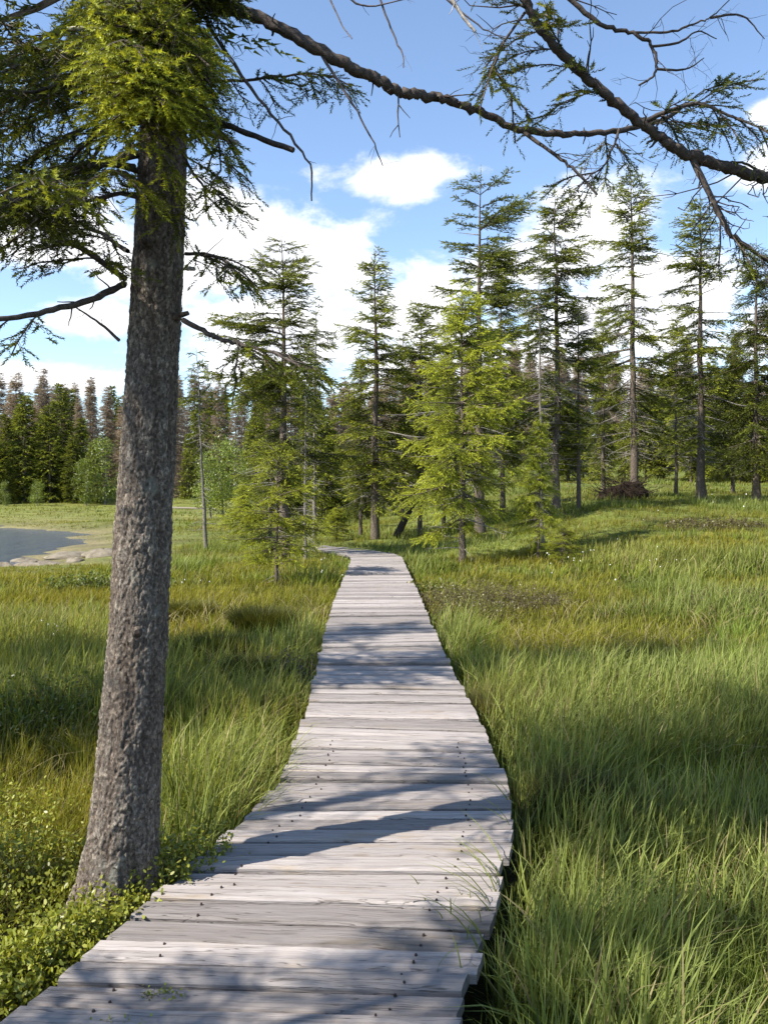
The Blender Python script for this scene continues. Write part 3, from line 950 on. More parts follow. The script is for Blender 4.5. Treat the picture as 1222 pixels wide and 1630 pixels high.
# the crown above the picture
FARLOD = (0.15, 7, 0.08, 0.025)
up = MB()
for k in range(38):
    h = rng.uniform(5.3, 9.3); t_ = (h - 5.3) / 4.2
    L = (1.3 * (1 - t_) + 0.3) * rng.uniform(0.6, 1.15)
    q = rotz(branch_curve(rng, L, R(-8 + 40 * t_), 0.25, 0.15), rng.uniform(0, 6.28)) + fg_axis(np.array(h))
    needle_branch(up, rng, q, L, FARLOD, 0.3, 0.14, 0.15)
tag(obj('crown', up, [M['needle'], M['twig']], fg), kind='stuff')

# ------------------------------------------------------------------ second spruce outside the picture on the right, its limb reaches in
rt = tag(link('spruce_tree', None, loc=(3.25, 4.5, -0.1)), 'spruce beside the picture whose knotty limb slants in from the right', 'tree')
rt_o = np.array([3.25, 4.5, -0.1])
RP = lambda px, py, d: P(px, py, d) - rt_o
tz = np.linspace(-0.3, 9, 24)
mb = MB(); mb.tube(np.stack([0.02 * tz, 0.0 * tz, tz], 1), 0.15 * np.clip(1 - tz / 9.3, .03, 1) ** .8 + 0.05 * np.exp(-np.clip(tz, 0, 9) / .2), 14, WOOD, 0, knob=0.08, rng=rng)
obj('trunk', mb, M['bark'], rt, smooth=True)
up = MB()
for k in range(60):
    h = rng.uniform(5.4, 8.9); t_ = (h - 5.4) / 3.6
    L = (1.7 * (1 - t_) + 0.3) * rng.uniform(0.6, 1.1)
    q = rotz(branch_curve(rng, L, R(-5 + 40 * t_), 0.25, 0.15), rng.uniform(-1.7, 1.7)) + np.array([0.02 * h, 0, h])
    needle_branch(up, rng, q, L, FARLOD, 0.3, 0.14, 0.15)
tag(obj('crown', up, [M['needle'], M['twig']], rt), kind='stuff')
b, ptsB = limb(rt, [np.array([0.06, 0, 3.3]), RP(1400, 318, 4.2), RP(1300, 300, 4.1), RP(1222, 284, 4.0), RP(1140, 262, 3.9), RP(1080, 238, 3.85), RP(1020, 196, 3.8), RP(940, 130, 3.7), RP(870, 60, 3.6), RP(836, 0, 3.55), RP(812, -70, 3.5)],
               0.031, 0.015, rng, stubs=18, twigs=30, twl=(0.08, 0.32), sides=12, n=12, knob=0.2)
sprays(b, ptsB, rng, 0.66, 0.95, 13, (0.2, 0.42), 0.08, 0.7, 0.75, tw=0.13, spread=1.0)
b, q = limb(rt, [RP(1100, 250, 3.87), RP(1130, 312, 3.85), RP(1155, 362, 3.85), RP(1190, 395, 3.85), RP(1260, 440, 3.9)], 0.015, 0.006, rng, stubs=5, twigs=22, twl=(0.08, 0.3))
sprays(b, q, rng, 0.4, 0.9, 5, (0.12, 0.25), 0.1, 0.5, 0.8, tw=0.1)
b, q = limb(rt, [RP(870, -40, 3.75), RP(905, -3, 3.75), RP(958, 40, 3.75), RP(1000, 51, 3.75), RP(1032, 68, 3.75), RP(1044, 95, 3.75), RP(1040, 120, 3.75), RP(1016, 136, 3.75)], 0.012, 0.004, rng, twigs=7, twl=(0.08, 0.25))
for q_ in ([(1005, 52, 3.75), (1070, 50, 3.72), (1110, 35, 3.7), (1130, 28, 3.7), (1160, 0, 3.7)], [(1036, 74, 3.75), (1080, 68, 3.75), (1110, 50, 3.75), (1140, 62, 3.75)],
           [(1044, 110, 3.75), (1090, 110, 3.75), (1120, 92, 3.72)], [(1130, 28, 3.7), (1180, 25, 3.7), (1216, 62, 3.7)]):
    limb(rt, [RP(*p) for p in q_], 0.006, 0.002, rng, twigs=6, twl=(0.05, 0.16), sides=6)
b, q = limb(rt, [RP(1020, 196, 3.8), RP(1060, 178, 3.78), RP(1110, 165, 3.75), RP(1150, 180, 3.72), RP(1205, 202, 3.7)], 0.012, 0.004, rng, twigs=8, twl=(0.06, 0.2))
sprays(b, q, rng, 0.15, 1, 9, (0.16, 0.34), 0.25, 0.5, 0.9, tw=0.12)
b, q = limb(rt, [RP(830, 208, 3.8), RP(880, 245, 3.75), RP(915, 272, 3.72), RP(950, 310, 3.7)], 0.009, 0.005, rng, twigs=7, twl=(0.05, 0.2))
b, q = limb(rt, [RP(985, 205, 3.9), RP(975, 235, 3.85), RP(955, 270, 3.85), RP(915, 280, 3.85)], 0.006, 0.003, rng, twigs=7, twl=(0.05, 0.2))
sprays(b, q, rng, 0.3, 1, 4, (0.1, 0.2), 0.1, 0.6, 0.9, tw=0.12)
b, q = limb(rt, [RP(835, 20, 3.6), RP(800, 70, 3.6), RP(788, 110, 3.6), RP(825, 165, 3.6)], 0.006, 0.003, rng, twigs=8, twl=(0.05, 0.2))
sprays(b, q, rng, 0.2, 1, 6, (0.12, 0.26), 0.15, 0.7, 0.9, tw=0.12)
b, q = limb(rt, [RP(1222, 284, 4.0), RP(1190, 262, 3.95), RP(1160, 258, 3.9), RP(1140, 255, 3.9)], 0.007, 0.003, rng, twigs=6, twl=(0.05, 0.2))

# ------------------------------------------------------------------ middle-distance spruces
LOD_M = (0.14, 6, 0.075, 0.030)
LOD_B = (0.11, 9, 0.055, 0.017)
VAR = {}
VAR['broad'] = spruce_meshes(101, 11.0, 0.14, 2.4, 2.0, LOD_M, fresh=0.6, gap=0.32, whorl=0.42, per=5, el=(-8, 35), droop=0.18, dead_n=60, shape=0.5, foliage_dead=0.2)
VAR['airy'] = spruce_meshes(102, 11.0, 0.13, 2.4, 1.75, LOD_M, fresh=0.6, gap=0.33, whorl=0.36, per=5, el=(-15, 40), droop=0.28, dead_n=70, shape=0.62, foliage_dead=0.3)
VAR['narrow'] = spruce_meshes(103, 10.0, 0.12, 1.6, 1.7, LOD_M, fresh=0.65, gap=0.25, whorl=0.34, per=5, el=(-18, 45), droop=0.32, dead_n=60, shape=0.75, foliage_dead=0.2)
VAR['layered'] = spruce_meshes(104, 11.5, 0.15, 2.2, 2.3, LOD_M, fresh=0.35, gap=0.40, whorl=0.48, per=6, el=(-4, 30), droop=0.14, dead_n=50, shape=0.45, foliage_dead=0.15, hang=0.25)
VAR['bright'] = spruce_meshes(105, 7.0, 0.09, 1.25, 1.95, LOD_B, fresh=0.95, gap=0.10, whorl=0.28, per=6, el=(-12, 45), droop=0.30, dead_n=30, shape=0.72, dead_from=0.05, colmul=1.75, foliage_dead=0.05, hang=0.55)
VAR['sapling'] = spruce_meshes(106, 3.0, 0.045, 0.8, 1.1, LOD_B, fresh=0.95, gap=0.15, whorl=0.2, per=5, el=(0, 40), droop=0.18, dead_n=22, shape=0.4, dead_from=0.05, colmul=1.3)
VAR['thin'] = spruce_meshes(107, 7.0, 0.075, 3.6, 0.8, LOD_M, fresh=0.6, gap=0.3, whorl=0.3, per=4, el=(-20, 30), droop=0.3, dead_n=60, shape=0.6, dead_from=0.1, foliage_dead=0.3, wood=(0.2, 0.18, 0.155))
VAR['bare'] = spruce_meshes(108, 9.5, 0.085, 5.2, 1.0, LOD_M, fresh=0.45, gap=0.3, whorl=0.3, per=4, el=(-20, 30), droop=0.3, dead_n=120, shape=0.6, dead_from=0.1, foliage_dead=0.45, wood=(0.22, 0.195, 0.17))
VAR['dark'] = spruce_meshes(109, 11.0, 0.15, 1.6, 2.1, LOD_M, fresh=0.35, gap=0.10, whorl=0.38, per=6, el=(-20, 40), droop=0.35, dead_n=40, shape=0.65, colmul=0.85, hang=0.8)
VAR['airy2'] = spruce_meshes(112, 11.0, 0.13, 3.0, 1.7, LOD_M, fresh=0.5, gap=0.42, whorl=0.38, per=5, el=(-20, 40), droop=0.3, dead_n=90, shape=0.55, foliage_dead=0.35, lean=0.01)
VAR['narrow2'] = spruce_meshes(113, 10.0, 0.11, 2.2, 1.5, LOD_M, fresh=0.6, gap=0.34, whorl=0.36, per=5, el=(-15, 40), droop=0.25, dead_n=80, shape=0.6, foliage_dead=0.3, lean=-0.008)
HGT = {'airy2': 11.0, 'narrow2': 10.0, 'broad': 11.0, 'airy': 11.0, 'narrow': 10.0, 'layered': 11.5, 'bright': 7.0, 'sapling': 3.0, 'thin': 7.0, 'bare': 9.5, 'dark': 11.0}


def stand(kind, px, d, ytop, label, rz=0.0, lean=0.0, group=None, wide=1.0, name='spruce_tree'):
    x = (px - 611) / F * d
    zb = float(ground_z(np.array([x]), np.array([d]))[0])
    H = EYE + (787 - ytop) / F * d - zb
    k = H / HGT[kind]
    r = tree_obj(name, VAR[kind], (x, d, zb), rz, (k * wide, k * wide, k), label, 'tree', group)
    if lean: r.rotation_euler = (0, lean, rz)
    return r


mids = [
    ('sapling', 440, 17.4, 718, 'small yellow green young spruce left of the boardwalk in the grass', 0.4, 0, 0.95),
    ('broad', 452, 24.5, 382, 'tall spruce with a ragged tufted top behind the small young spruce', 2.0, 0, 1.35),
    ('bare', 486, 23.2, 545, 'slim mostly bare spruce trunk just right of the tufted tall spruce', 1.2, 0.02, 1.0),
    ('thin', 329, 29.5, 562, 'thin leaning half dead spruce standing alone near the lake shore', 0.3, -0.05, 1.0),
    ('narrow', 597, 30.0, 405, 'olive green spruce with a pointed narrow top where the path bends', 4.0, 0.02, 1.35),
    ('layered', 764, 29.0, 268, 'tallest dark spruce with flat layered branches behind the bright young one', 0.9, 0, 1.12),
    ('bright', 737, 21.7, 447, 'bushy bright yellow green young spruce right of the boardwalk', 2.6, 0, 0.96),
    ('narrow2', 884, 31.0, 290, 'tall grey green spruce right behind the bare straight trunk', 5.2, 0, 1.15),
    ('bare', 862, 24.0, 392, 'bare straight spruce trunk with grey dead twigs beside the bright young spruce', 2.4, 0, 0.9),
    ('airy', 1010, 35.5, 268, 'airy tall spruce rising from the dark uprooted mound', 3.3, 0.01, 1.15),
    ('airy', 1117, 35.0, 306, 'straight thick trunked airy spruce on the sloping meadow', 2.6, 0, 1.25),
    ('dark', 1204, 34.0, 385, 'dark drooping spruce at the right end of the near tree row', 1.4, 0, 1.2),
    ('airy2', 921, 31.5, 470, 'slender spruce with a curved trunk left of the uprooted mound', 1.9, 0, 0.9),
    ('narrow2', 668, 31.5, 470, 'half hidden spruce between the pointed spruce and the bright young one', 2.9, 0, 0.95),
    ('airy', 640, 33.0, 520, 'slim grey spruce stem beside the tilted trunk', 0.2, 0, 0.85),
    ('dark', 574, 33.5, 560, 'dark low spruce stem left of the pointed narrow spruce', 3.9, 0, 0.7),
    ('narrow', 706, 34.0, 540, 'thin spruce behind the left side of the bright young one', 4.4, 0, 0.9),
    ('bright', 856, 21.4, 660, 'ragged young spruce with drooping boughs right beside the bright one', 1.0, 0, 0.75),
    ('bright', 535, 30.5, 806, 'round bright green spruce bush at the bend of the path', 1.0, 0, 1.9),
    ('bright', 385, 37.0, 768, 'low bright green spruce bush at the edge of the lake meadow', 2.0, 0, 1.6),
    ('narrow', 800, 36.0, 400, 'narrow spruce showing behind the right side of the bright young one', 0.1, 0, 0.9),
    ('bare', 500, 34.0, 470, 'thin dry spruce behind the slim bare trunk', 0.1, 0, 0.9),
    ('narrow2', 430, 38.0, 560, 'spruce behind the left flank of the tufted tall spruce', 0.1, 0, 0.9),
    ('sapling', 895, 20.6, 838, 'tiny spruce sapling in the grass beneath the ragged young spruce', 0.1, 0, 1.5),
    ('narrow', 960, 40.0, 480, 'spruce behind and left of the airy tall spruce', 1.1, 0, 0.9),
    ('narrow2', 1075, 42.0, 500, 'spruce seen between the two airy tall spruces', 3.1, 0, 1.0),
    ('dark', 1165, 43.0, 520, 'shadowy spruce between the thick trunked spruce and the drooping one', 5.1, 0, 0.9),
]
for kind, px, d, yt, lab, rz, ln, wd in mids:
    stand(kind, px, d, yt, lab, rz, ln, None, wd)
for k, (px, d, yt) in enumerate([(1330, 33, 330), (1440, 37, 300), (1560, 30, 260), (1380, 26, 420)]):
    stand(['airy', 'dark', 'narrow', 'bright'][k], px, d, yt, 'spruce of the near row beyond the picture to the right', k * 1.3, 0, 'spruces beyond the right edge')

# spruces left of the path, outside the picture; their shadows cross the planks
for k, (x, y, kind, hh) in enumerate([(-4.25, 2.45, 'bare', 11.5), (-5.6, 5.2, 'airy', 11.0), (-7.4, 6.6, 'narrow', 9.5), (-3.6, 0.98, 'airy', 6.1)]):
    zb = float(ground_z(np.array([x]), np.array([y]))[0])
    k_ = hh / HGT[kind]
    tree_obj('spruce_tree', VAR[kind], (x, y, zb), 1.1 * k + 0.5, k_, 'spruce of the stand beside the path left of the picture', 'tree', 'spruces left of the path')

# leaning broken trunk by the bend
mb = MB()
a_, c_ = P(640, 835, 30.5), P(672, 772, 31.0)
mb.tube(np.linspace(a_ - (c_ - a_) * 0.3, c_ + (c_ - a_) * 0.5, 8), np.linspace(0.13, 0.09, 8), 8, (0.055, 0.045, 0.04), 0, knob=0.1, rng=rng)
tag(obj('leaning_trunk', mb, M['bark'], smooth=True), 'dark broken trunk leaning against a slim spruce by the path bend', 'trunk')

# uprooted root plate
x0 = (990 - 611) / F * 35.3
zb = float(ground_z(np.array([x0]), np.array([35.3]))[0])
rp = tag(link('root_mound', None, loc=(x0, 35.3, zb)), 'dark uprooted root mound of peat and broken roots on the meadow', 'root mound')
u = np.linspace(0, 2 * np.pi, 40, endpoint=False); v = np.linspace(0, 1, 14)
UU, VV = np.meshgrid(u, v)
rr = (1 - VV ** 2.2) * (1 + 0.5 * (fbm(np.cos(UU) * 2 + 4, np.sin(UU) * 2 + VV * 3, 3, 3) - 0.5))
xx = np.cos(UU) * rr * 1.15; yy = np.sin(UU) * rr * 0.7
zz = (VV ** 0.8) * (0.8 + 1.1 * (fbm(xx * 2.4 + 9, yy * 2.4, 13, 4) - 0.5)) * (1 + 0.4 * xx) - 0.1
mb = MB(); nu = 40
i = np.arange(13)[:, None] * nu; j = np.arange(nu)[None]; k = (j + 1) % nu
mb.add(np.stack([xx, yy, zz], -1).reshape(-1, 3), np.stack([i + j, i + k, i + nu + k, i + nu + j], -1).reshape(-1, 4))
obj('mound_soil', mb, M['soil'], rp, smooth=True)
mb = MB()
for k in range(130):
    a = rng.uniform(0, 6.28); r_ = rng.uniform(0.3, 1.0)
    p = np.array([math.cos(a) * 1.15 * r_, math.sin(a) * 0.7 * r_, 0.75 * (1 - r_ ** 2) + 0.05])
    d = unit(np.array([math.cos(a), math.sin(a) - 0.3, rng.uniform(-0.2, 0.9)]))
    L = rng.uniform(0.25, 0.8)
    q = p + d * np.linspace(0, L, 5)[:, None] + np.cumsum(rng.normal(0, 0.03, (5, 3)), 0)
    mb.tube(q, np.linspace(0.018, 0.005, 5), 4, (0.03, 0.022, 0.017), 0)
tag(obj('root', mb, M['twig'], rp), kind='stuff')

# ------------------------------------------------------------------ woods behind
LOD_F = (0.36, 6, 0.22, 0.08)
LOD_G = (0.5, 6, 0.32, 0.12)
FV = []
for k in range(3):
    FV.append(spruce_meshes(200 + k, 9.0, 0.12, 0.5 + 0.5 * k, 1.9, LOD_F, fresh=0.7, gap=0.1, whorl=0.46, per=6, el=(-12, 40), droop=0.3, dead_n=14, tw=0.24, shape=0.7, foliage_dead=0.15, sides=6))
BV = []
for k in range(3):
    BV.append(spruce_meshes(220 + k, 17.0, 0.2, 0.6, 2.9, LOD_G, ragged=0.55, fresh=0.5, gap=0.08, whorl=0.75, per=6, el=(-18, 40), droop=0.3, dead_n=0, tw=0.42, shape=0.75, sides=5, colmul=1.0))
_sv = (DARK, MID, NEW)
DARK, MID, NEW = DEADN * 0.75, DEADN, DEADN * 1.25
DV = []
for k in range(3):
    DV.append(spruce_meshes(240 + k, 17.0, 0.2, 1.0, 2.0, (0.32, 6, 0.20, 0.055), fresh=0.3, gap=0.12, whorl=0.55, per=7, ragged=0.35, el=(-15, 45), droop=0.2, dead_n=0, tw=0.4, shape=1.05, sides=5, colmul=1.0, wood=(0.22, 0.185, 0.165)))
DARK, MID, NEW = _sv
BIRCH = np.array([0.13, 0.165, 0.03])


def leaf_tree(seed, H, rx, n, leaf, col):
    rng = np.random.default_rng(seed)
    trunk = MB(); trunk.tube(np.stack([np.cumsum(rng.normal(0, .05, 8)), np.cumsum(rng.normal(0, .05, 8)), np.linspace(-.2, H * .85, 8)], 1), np.linspace(0.02 * H, 0.01, 8), 6, (0.2, 0.185, 0.17), 0)
    crown = MB()
    nc = 34
    cz = rng.uniform(0.12, 0.95, nc); ca = rng.uniform(0, 6.28, nc)
    cr = rx * np.sqrt(rng.random(nc)) * np.sin(np.clip(cz, .05, .98) * np.pi) ** 0.6
    ctr = np.stack([cr * np.cos(ca), cr * np.sin(ca), cz * H], 1)
    for c in ctr:
        m_ = n // nc
        p = c + rng.normal(0, 1, (m_, 3)) * np.array([0.24, 0.24, 0.2]) * rx
        d = unit(rng.normal(0, 1, (m_, 3))); e = unit(np.cross(d, rng.normal(0, 1, (m_, 3))))
        V = np.stack([p, p + d * leaf + e * leaf * .45, p + d * leaf * 2, p + d * leaf - e * leaf * .45], 1).reshape(-1, 3)
        cc = np.repeat(col * rng.uniform(0.7, 1.35, (m_, 1)), 4, 0) * rng.uniform(0.85, 1.2)
        crown.add(V, np.arange(len(V)).reshape(-1, 4), cc, 0)
    return trunk.data('trunk', M['bark'], True), crown.data('crown', [M['leaf'], M['twig']]), None


LV = [leaf_tree(300, 8.0, 2.0, 2600, 0.14, BIRCH), leaf_tree(301, 8.0, 2.3, 2600, 0.14, BIRCH * 1.2)]
rng = np.random.default_rng(77)


def plant(meshes, h0, x, y, H, label, group, wide=1.0, name='spruce_tree'):
    zb = float(ground_z(np.array([x]), np.array([y]), True)[0]) - 0.1
    k = H / h0
    return tree_obj(name, meshes, (x, y, zb), rng.uniform(0, 6.28), (k * wide, k * wide, k), label, 'tree', group)


# green young wood behind the near row, right of the lake meadow
for k in range(64):
    px = rng.uniform(430, 1420); d = rng.uniform(50, 74)
    if 900 < px < 1222 and d < 57: d += 9
    H = rng.uniform(4.2, 7.4)
    plant(FV[k % 3], 9.0, (px - 611) / F * d, d, H, 'green spruce in the young wood behind the near row of trees', 'spruces of the young wood behind', rng.uniform(0.95, 1.3))
# green group on the far shore
shore = [(-30, 640), (12, 660), (40, 628), (70, 660), (97, 612), (118, 690), (5, 700), (52, 705), (150, 700), (88, 690), (-80, 630), (-130, 650), (30, 650), (80, 640), (300, 690), (410, 650), (-200, 640), (360, 700), (130, 665), (15, 735), (110, 740)]
for k, (px, yt) in enumerate(shore):
    d = 112 + (k * 7) % 11
    x = (px - 611) / F * d
    zb = float(ground_z(np.array([x]), np.array([d]))[0])
    lab, grp = {97: ('tallest dark green spruce of the far shore wood, with a pointed top', None), 40: ('broad dark spruce left of the pointed tallest one on the far shore', None),
                300: ('green spruce of the far wood just right of the big trunk', None), 410: ('far green spruce behind the small yellow green young spruce', None)}.get(px, ('lower dark green spruce filling out the wood on the far lake shore', 'green spruces on the far shore'))
    plant(BV[k % 3], 17.0, x, d, EYE + (787 - yt) / F * d - zb, lab, grp, rng.uniform(0.95, 1.25))
for k, (px, yt, d, lab) in enumerate([(168, 695, 111, 'light green birch showing at the left side of the big trunk'), (355, 690, 80, 'round topped light green birch right of the thin leaning spruce'),
                                      (138, 728, 109, 'low birch left of the one that touches the big trunk'), (336, 718, 78, 'smaller birch right behind the thin leaning spruce'),
                                      (398, 735, 74, 'low birch left of the small yellow green young spruce'), (60, 762, 108, 'low round shrub like birch below the broad dark far spruce'),
                                      (10, 765, 108, 'low shrub like birch on the far shore at the left picture border')]):
    x = (px - 611) / F * d
    zb = float(ground_z(np.array([x]), np.array([d]))[0])
    plant(LV[k % 2], 8.0, x, d, EYE + (787 - yt) / F * d - zb, lab, 'birches below the far wood', 1.0, 'birch_tree')
# dead brown wood on the rise
cnt = 0
for d in (128, 140, 152, 166, 182, 200):
    n = 41
    for k in range(n):
        px = -170 + (k + rng.uniform(0.0, 1.0)) / n * 1600
        x = (px - 611) / F * d
        H = rng.uniform(12, 19.5)
        if rng.random() < 0.82:
            plant(DV[rng.integers(3)], 17.0, x, d + rng.uniform(-5, 5), H, 'brown dead spruce in the wood on the distant rise', 'dead brown spruces on the rise', rng.uniform(1.05, 1.6))
        else:
            plant(BV[rng.integers(3)], 17.0, x, d + rng.uniform(-5, 5), H * 0.85, 'green spruce among the brown trees on the distant rise', 'green spruces on the rise', rng.uniform(0.8, 1.1))

# ------------------------------------------------------------------ rocks and driftwood on the shore
def make_rock(seed, sx, sy, sz):
    rng = np.random.default_rng(seed)
    u = np.linspace(0, 2 * np.pi, 28, endpoint=False); v = np.linspace(-0.5, 1, 14) * np.pi / 2
    UU, VV = np.meshgrid(u, v)
    n = 1 + 0.5 * (fbm(np.cos(UU) * 1.6 + seed, np.sin(UU) * 1.6 + VV * 1.5, seed, 4) - 0.5)
    x = np.cos(UU) * np.cos(VV) * n; y = np.sin(UU) * np.cos(VV) * n; z = np.sin(VV) * n
    mb = MB(); i = np.arange(13)[:, None] * 28; j = np.arange(28)[None]; k = (j + 1) % 28
    mb.add(np.stack([x * sx, y * sy, z * sz], -1).reshape(-1, 3), np.stack([i + j, i + k, i + 28 + k, i + 28 + j], -1).reshape(-1, 4))
    return mb


rocks = [(165, 890, 31.5, .75, .8, .27, 'large rounded tan boulder at the lake edge close to the big trunk'),
         (115, 888, 32.5, .95, .9, .19, 'long low tan boulder left of the rounded one at the lake edge'),
         (40, 888, 32.5, .55, .5, .15, 'small tan rock lying in the shallow water'),
         (60, 906, 29.5, .85, .6, .20, 'flat pale slab of rock where the grass meets the lake'),
         (4, 918, 28.5, .40, .4, .28, 'grey stone at the lake edge, cut by the left picture border'),
         (120, 904, 29.6, .35, .3, .17, 'dark grey stone in front of the tan boulders'),
         (55, 894, 31.0, .25, .25, .15, 'little stone beside the rock in the shallow water')]
for k, (px, py, d, sx, sy, sz, lab) in enumerate(rocks):
    x = (px - 611) / F * d
    zb = max(float(ground_z(np.array([x]), np.array([d]), True)[0]), WATER) 
    tag(obj('rock', make_rock(40 + k, sx, sy, sz), M['rock'], smooth=True, loc=(x, d, zb - 0.02), rot=(0, 0, k * 1.1)), lab, 'rock')
mb = MB()
for k, (a, c) in enumerate([((250, 797, 100), (345, 801, 96))]):
    a_, c_ = P(*a), P(*c)
    for q in (a_, c_): q[2] = float(ground_z(q[:1], q[1:2])[0]) + 0.18
    mb.tube(np.linspace(a_, c_, 6), np.linspace(.13, .07, 6), 6, (0.22, 0.19, 0.16), 0)
tag(obj('driftwood_log', mb, M['twig']), 'pale driftwood log lying at the foot of the far wood', 'log')

# ------------------------------------------------------------------ shrubs
def bush(name, cx, cy, rx, ry, h, stems, per, leaf, col, label, cat, seed, zoff=0.0, col2=None, stemcol=(0.09, 0.07, 0.045), rz=0.0):
    rng = np.random.default_rng(seed)
    zb = float(ground_z(np.array([cx]), np.array([cy]))[0]) + zoff
    r = tag(link(name, None, loc=(cx, cy, zb)), label, cat)
    a = rng.uniform(0, 6.28, stems); q = np.sqrt(rng.random(stems))
    bx, by = q * np.cos(a) * rx, q * np.sin(a) * ry
    bx, by = bx * math.cos(rz) - by * math.sin(rz), bx * math.sin(rz) + by * math.cos(rz)
    bz = ground_z(bx + cx, by + cy) - zb + zoff
    H = h * rng.uniform(0.55, 1.15, stems) * (1 - 0.45 * q ** 2)
    tipo = np.stack([bx + np.cos(a) * q * 0.25 * h + rng.normal(0, 0.2 * h, stems), by + np.sin(a) * q * .25 * h + rng.normal(0, 0.2 * h, stems), bz + H], 1)
    b0 = np.stack([bx, by, bz - 0.03], 1)
    st = MB(); w_ = np.array([0.0022, 0.0011, 0]) * (leaf / 0.012)
    st.add(np.stack([b0 - w_, b0 + w_, tipo], 1), np.arange(3 * stems).reshape(-1, 3), stemcol)
    n = stems * per
    t = rng.uniform(0.25, 1.02, (stems, per)); p = (b0[:, None] * (1 - t)[..., None] + tipo[:, None] * t[..., None]).reshape(-1, 3) + rng.normal(0, leaf * 0.9, (n, 3))
    d = unit(rng.normal(0, 1, (n, 3)) + [0, 0, 0.55]); nr = unit(rng.normal(0, 1, (n, 3)) + [-0.3, -0.2, 0.8]); e = unit(np.cross(d, nr))
    ls = leaf * rng.uniform(0.7, 1.3, (n, 1))
    V = np.stack([p, p + d * ls * .55 + e * ls * .42, p + d * ls * 1.35 + e * ls * .30, p + d * ls * 1.6, p + d * ls * 1.35 - e * ls * .30, p + d * ls * .55 - e * ls * .42], 1).reshape(-1, 3)
    tt = t.reshape(-1, 1)
    c = np.asarray(col) * (0.7 + 0.5 * tt) * rng.uniform(0.75, 1.3, (n, 1))
    if col2 is not None:
        k = rng.random((n, 1)) < 0.35
        c = np.where(k, np.asarray(col2) * rng.uniform(0.7, 1.3, (n, 1)), c)
    lf = MB(); lf.add(V, np.arange(len(V)).reshape(-1, 6), np.repeat(c, 6, 0))
    tag(obj('stem', st, M['twig'], r), kind='stuff'); tag(obj('foliage', lf, M['leaf'], r), kind='stuff')
    return r


BIL = (0.185, 0.205, 0.026); BIL2 = (0.29, 0.295, 0.045)
bush('bilberry_shrub', -1.98, 3.75, .62, .50, .38, 520, 22, 0.0128, BIL, 'yellow green bilberry shrub left of the big spruce trunk', 'shrub', 1, 0.02, BIL2)
bush('bilberry_shrub', -1.68, 2.85, .52, .45, .25, 460, 22, 0.0128, BIL, 'bilberry thicket in the bottom left corner beside the planks', 'shrub', 2, 0.05, BIL2)
bush('bilberry_shrub', -1.16, 3.20, .42, .12, .20, 330, 22, 0.0128, BIL, 'low strip of bilberry lining the plank ends before the trunk', 'shrub', 3, 0.12, BIL2, rz=1.15)
bush('bilberry_shrub', -.90, 3.76, .24, .10, .27, 170, 22, 0.0128, BIL, 'bilberry tuft with reddish stems right of the trunk foot', 'shrub', 4, 0.12, BIL2, rz=1.0)
bush('bilberry_shrub', -2.75, 6.9, .75, .65, .40, 420, 13, 0.018, (0.085, 0.115, 0.022), 'dull green shrub patch behind the trunk in the left meadow', 'shrub', 5, 0.0, (0.11, 0.12, 0.03))
bush('bilberry_shrub', -2.4, 4.5, .65, .5, .36, 420, 18, 0.0125, BIL, 'bilberry clump in the left meadow further back than the trunk', 'shrub', 6, 0.0, BIL2)
bush('bilberry_shrub', -5.2, 16.5, 1.2, .7, .42, 260, 12, 0.034, (0.10, 0.125, 0.022), 'olive shrub band left of the trunk towards the lake', 'shrub', 7)
HEA = (0.095, 0.072, 0.042); HEA2 = (0.14, 0.13, 0.032)
bush('heather_shrub', 1.75, 13.6, 1.15, .65, .46, 560, 22, 0.015, HEA, 'brown heather clump right of the planks before the bright spruce', 'shrub', 8, 0, HEA2)
bush('heather_shrub', 1.25, 12.4, .6, .4, .40, 300, 20, 0.015, HEA2, 'olive brown heather close to the right plank edge', 'shrub', 9, 0, HEA)
bush('heather_shrub', 5.6, 13.8, .8, .5, .36, 300, 20, 0.015, HEA, 'brown heather clump at the right border of the meadow', 'shrub', 10, 0, HEA2)
bush('heather_shrub', 9.3, 24.5, 1.5, .6, .32, 240, 16, 0.028, HEA, 'low brown heather patch on the meadow slope', 'shrub', 11, 0, HEA2)
bush('heather_shrub', -.93, 8.3, .24, .3, .32, 140, 12, 0.018, (0.075, 0.05, 0.035), 'small brown heather tuft at the left plank edge', 'shrub', 12, 0, HEA2)
bush('heather_shrub', .9, 15.6, .5, .5, .3, 160, 12, 0.03, HEA2, 'heather tuft between planks and the bright spruce foot', 'shrub', 13, 0, (0.1, 0.12, 0.02))

# ------------------------------------------------------------------ grass
rng = np.random.default_rng(5)
CLEAR = [((420 - 611) / F * 10.9, 10.9, .38, .38), ((340 - 611) / F * 9.2, 9.2, .36, .36), ((400 - 611) / F * 8.3, 8.3, .3, .3), ((925 - 611) / F * 4.75, 4.75, .26, .26), ((60 - 611) / F * 11.5, 11.5, .4, .4),
         (1.75, 13.6, 1.05, .6), (1.25, 12.4, .5, .35), (5.6, 13.8, .7, .45), (9.3, 24.5, 1.3, .5), (-.93, 8.3, .2, .25)]


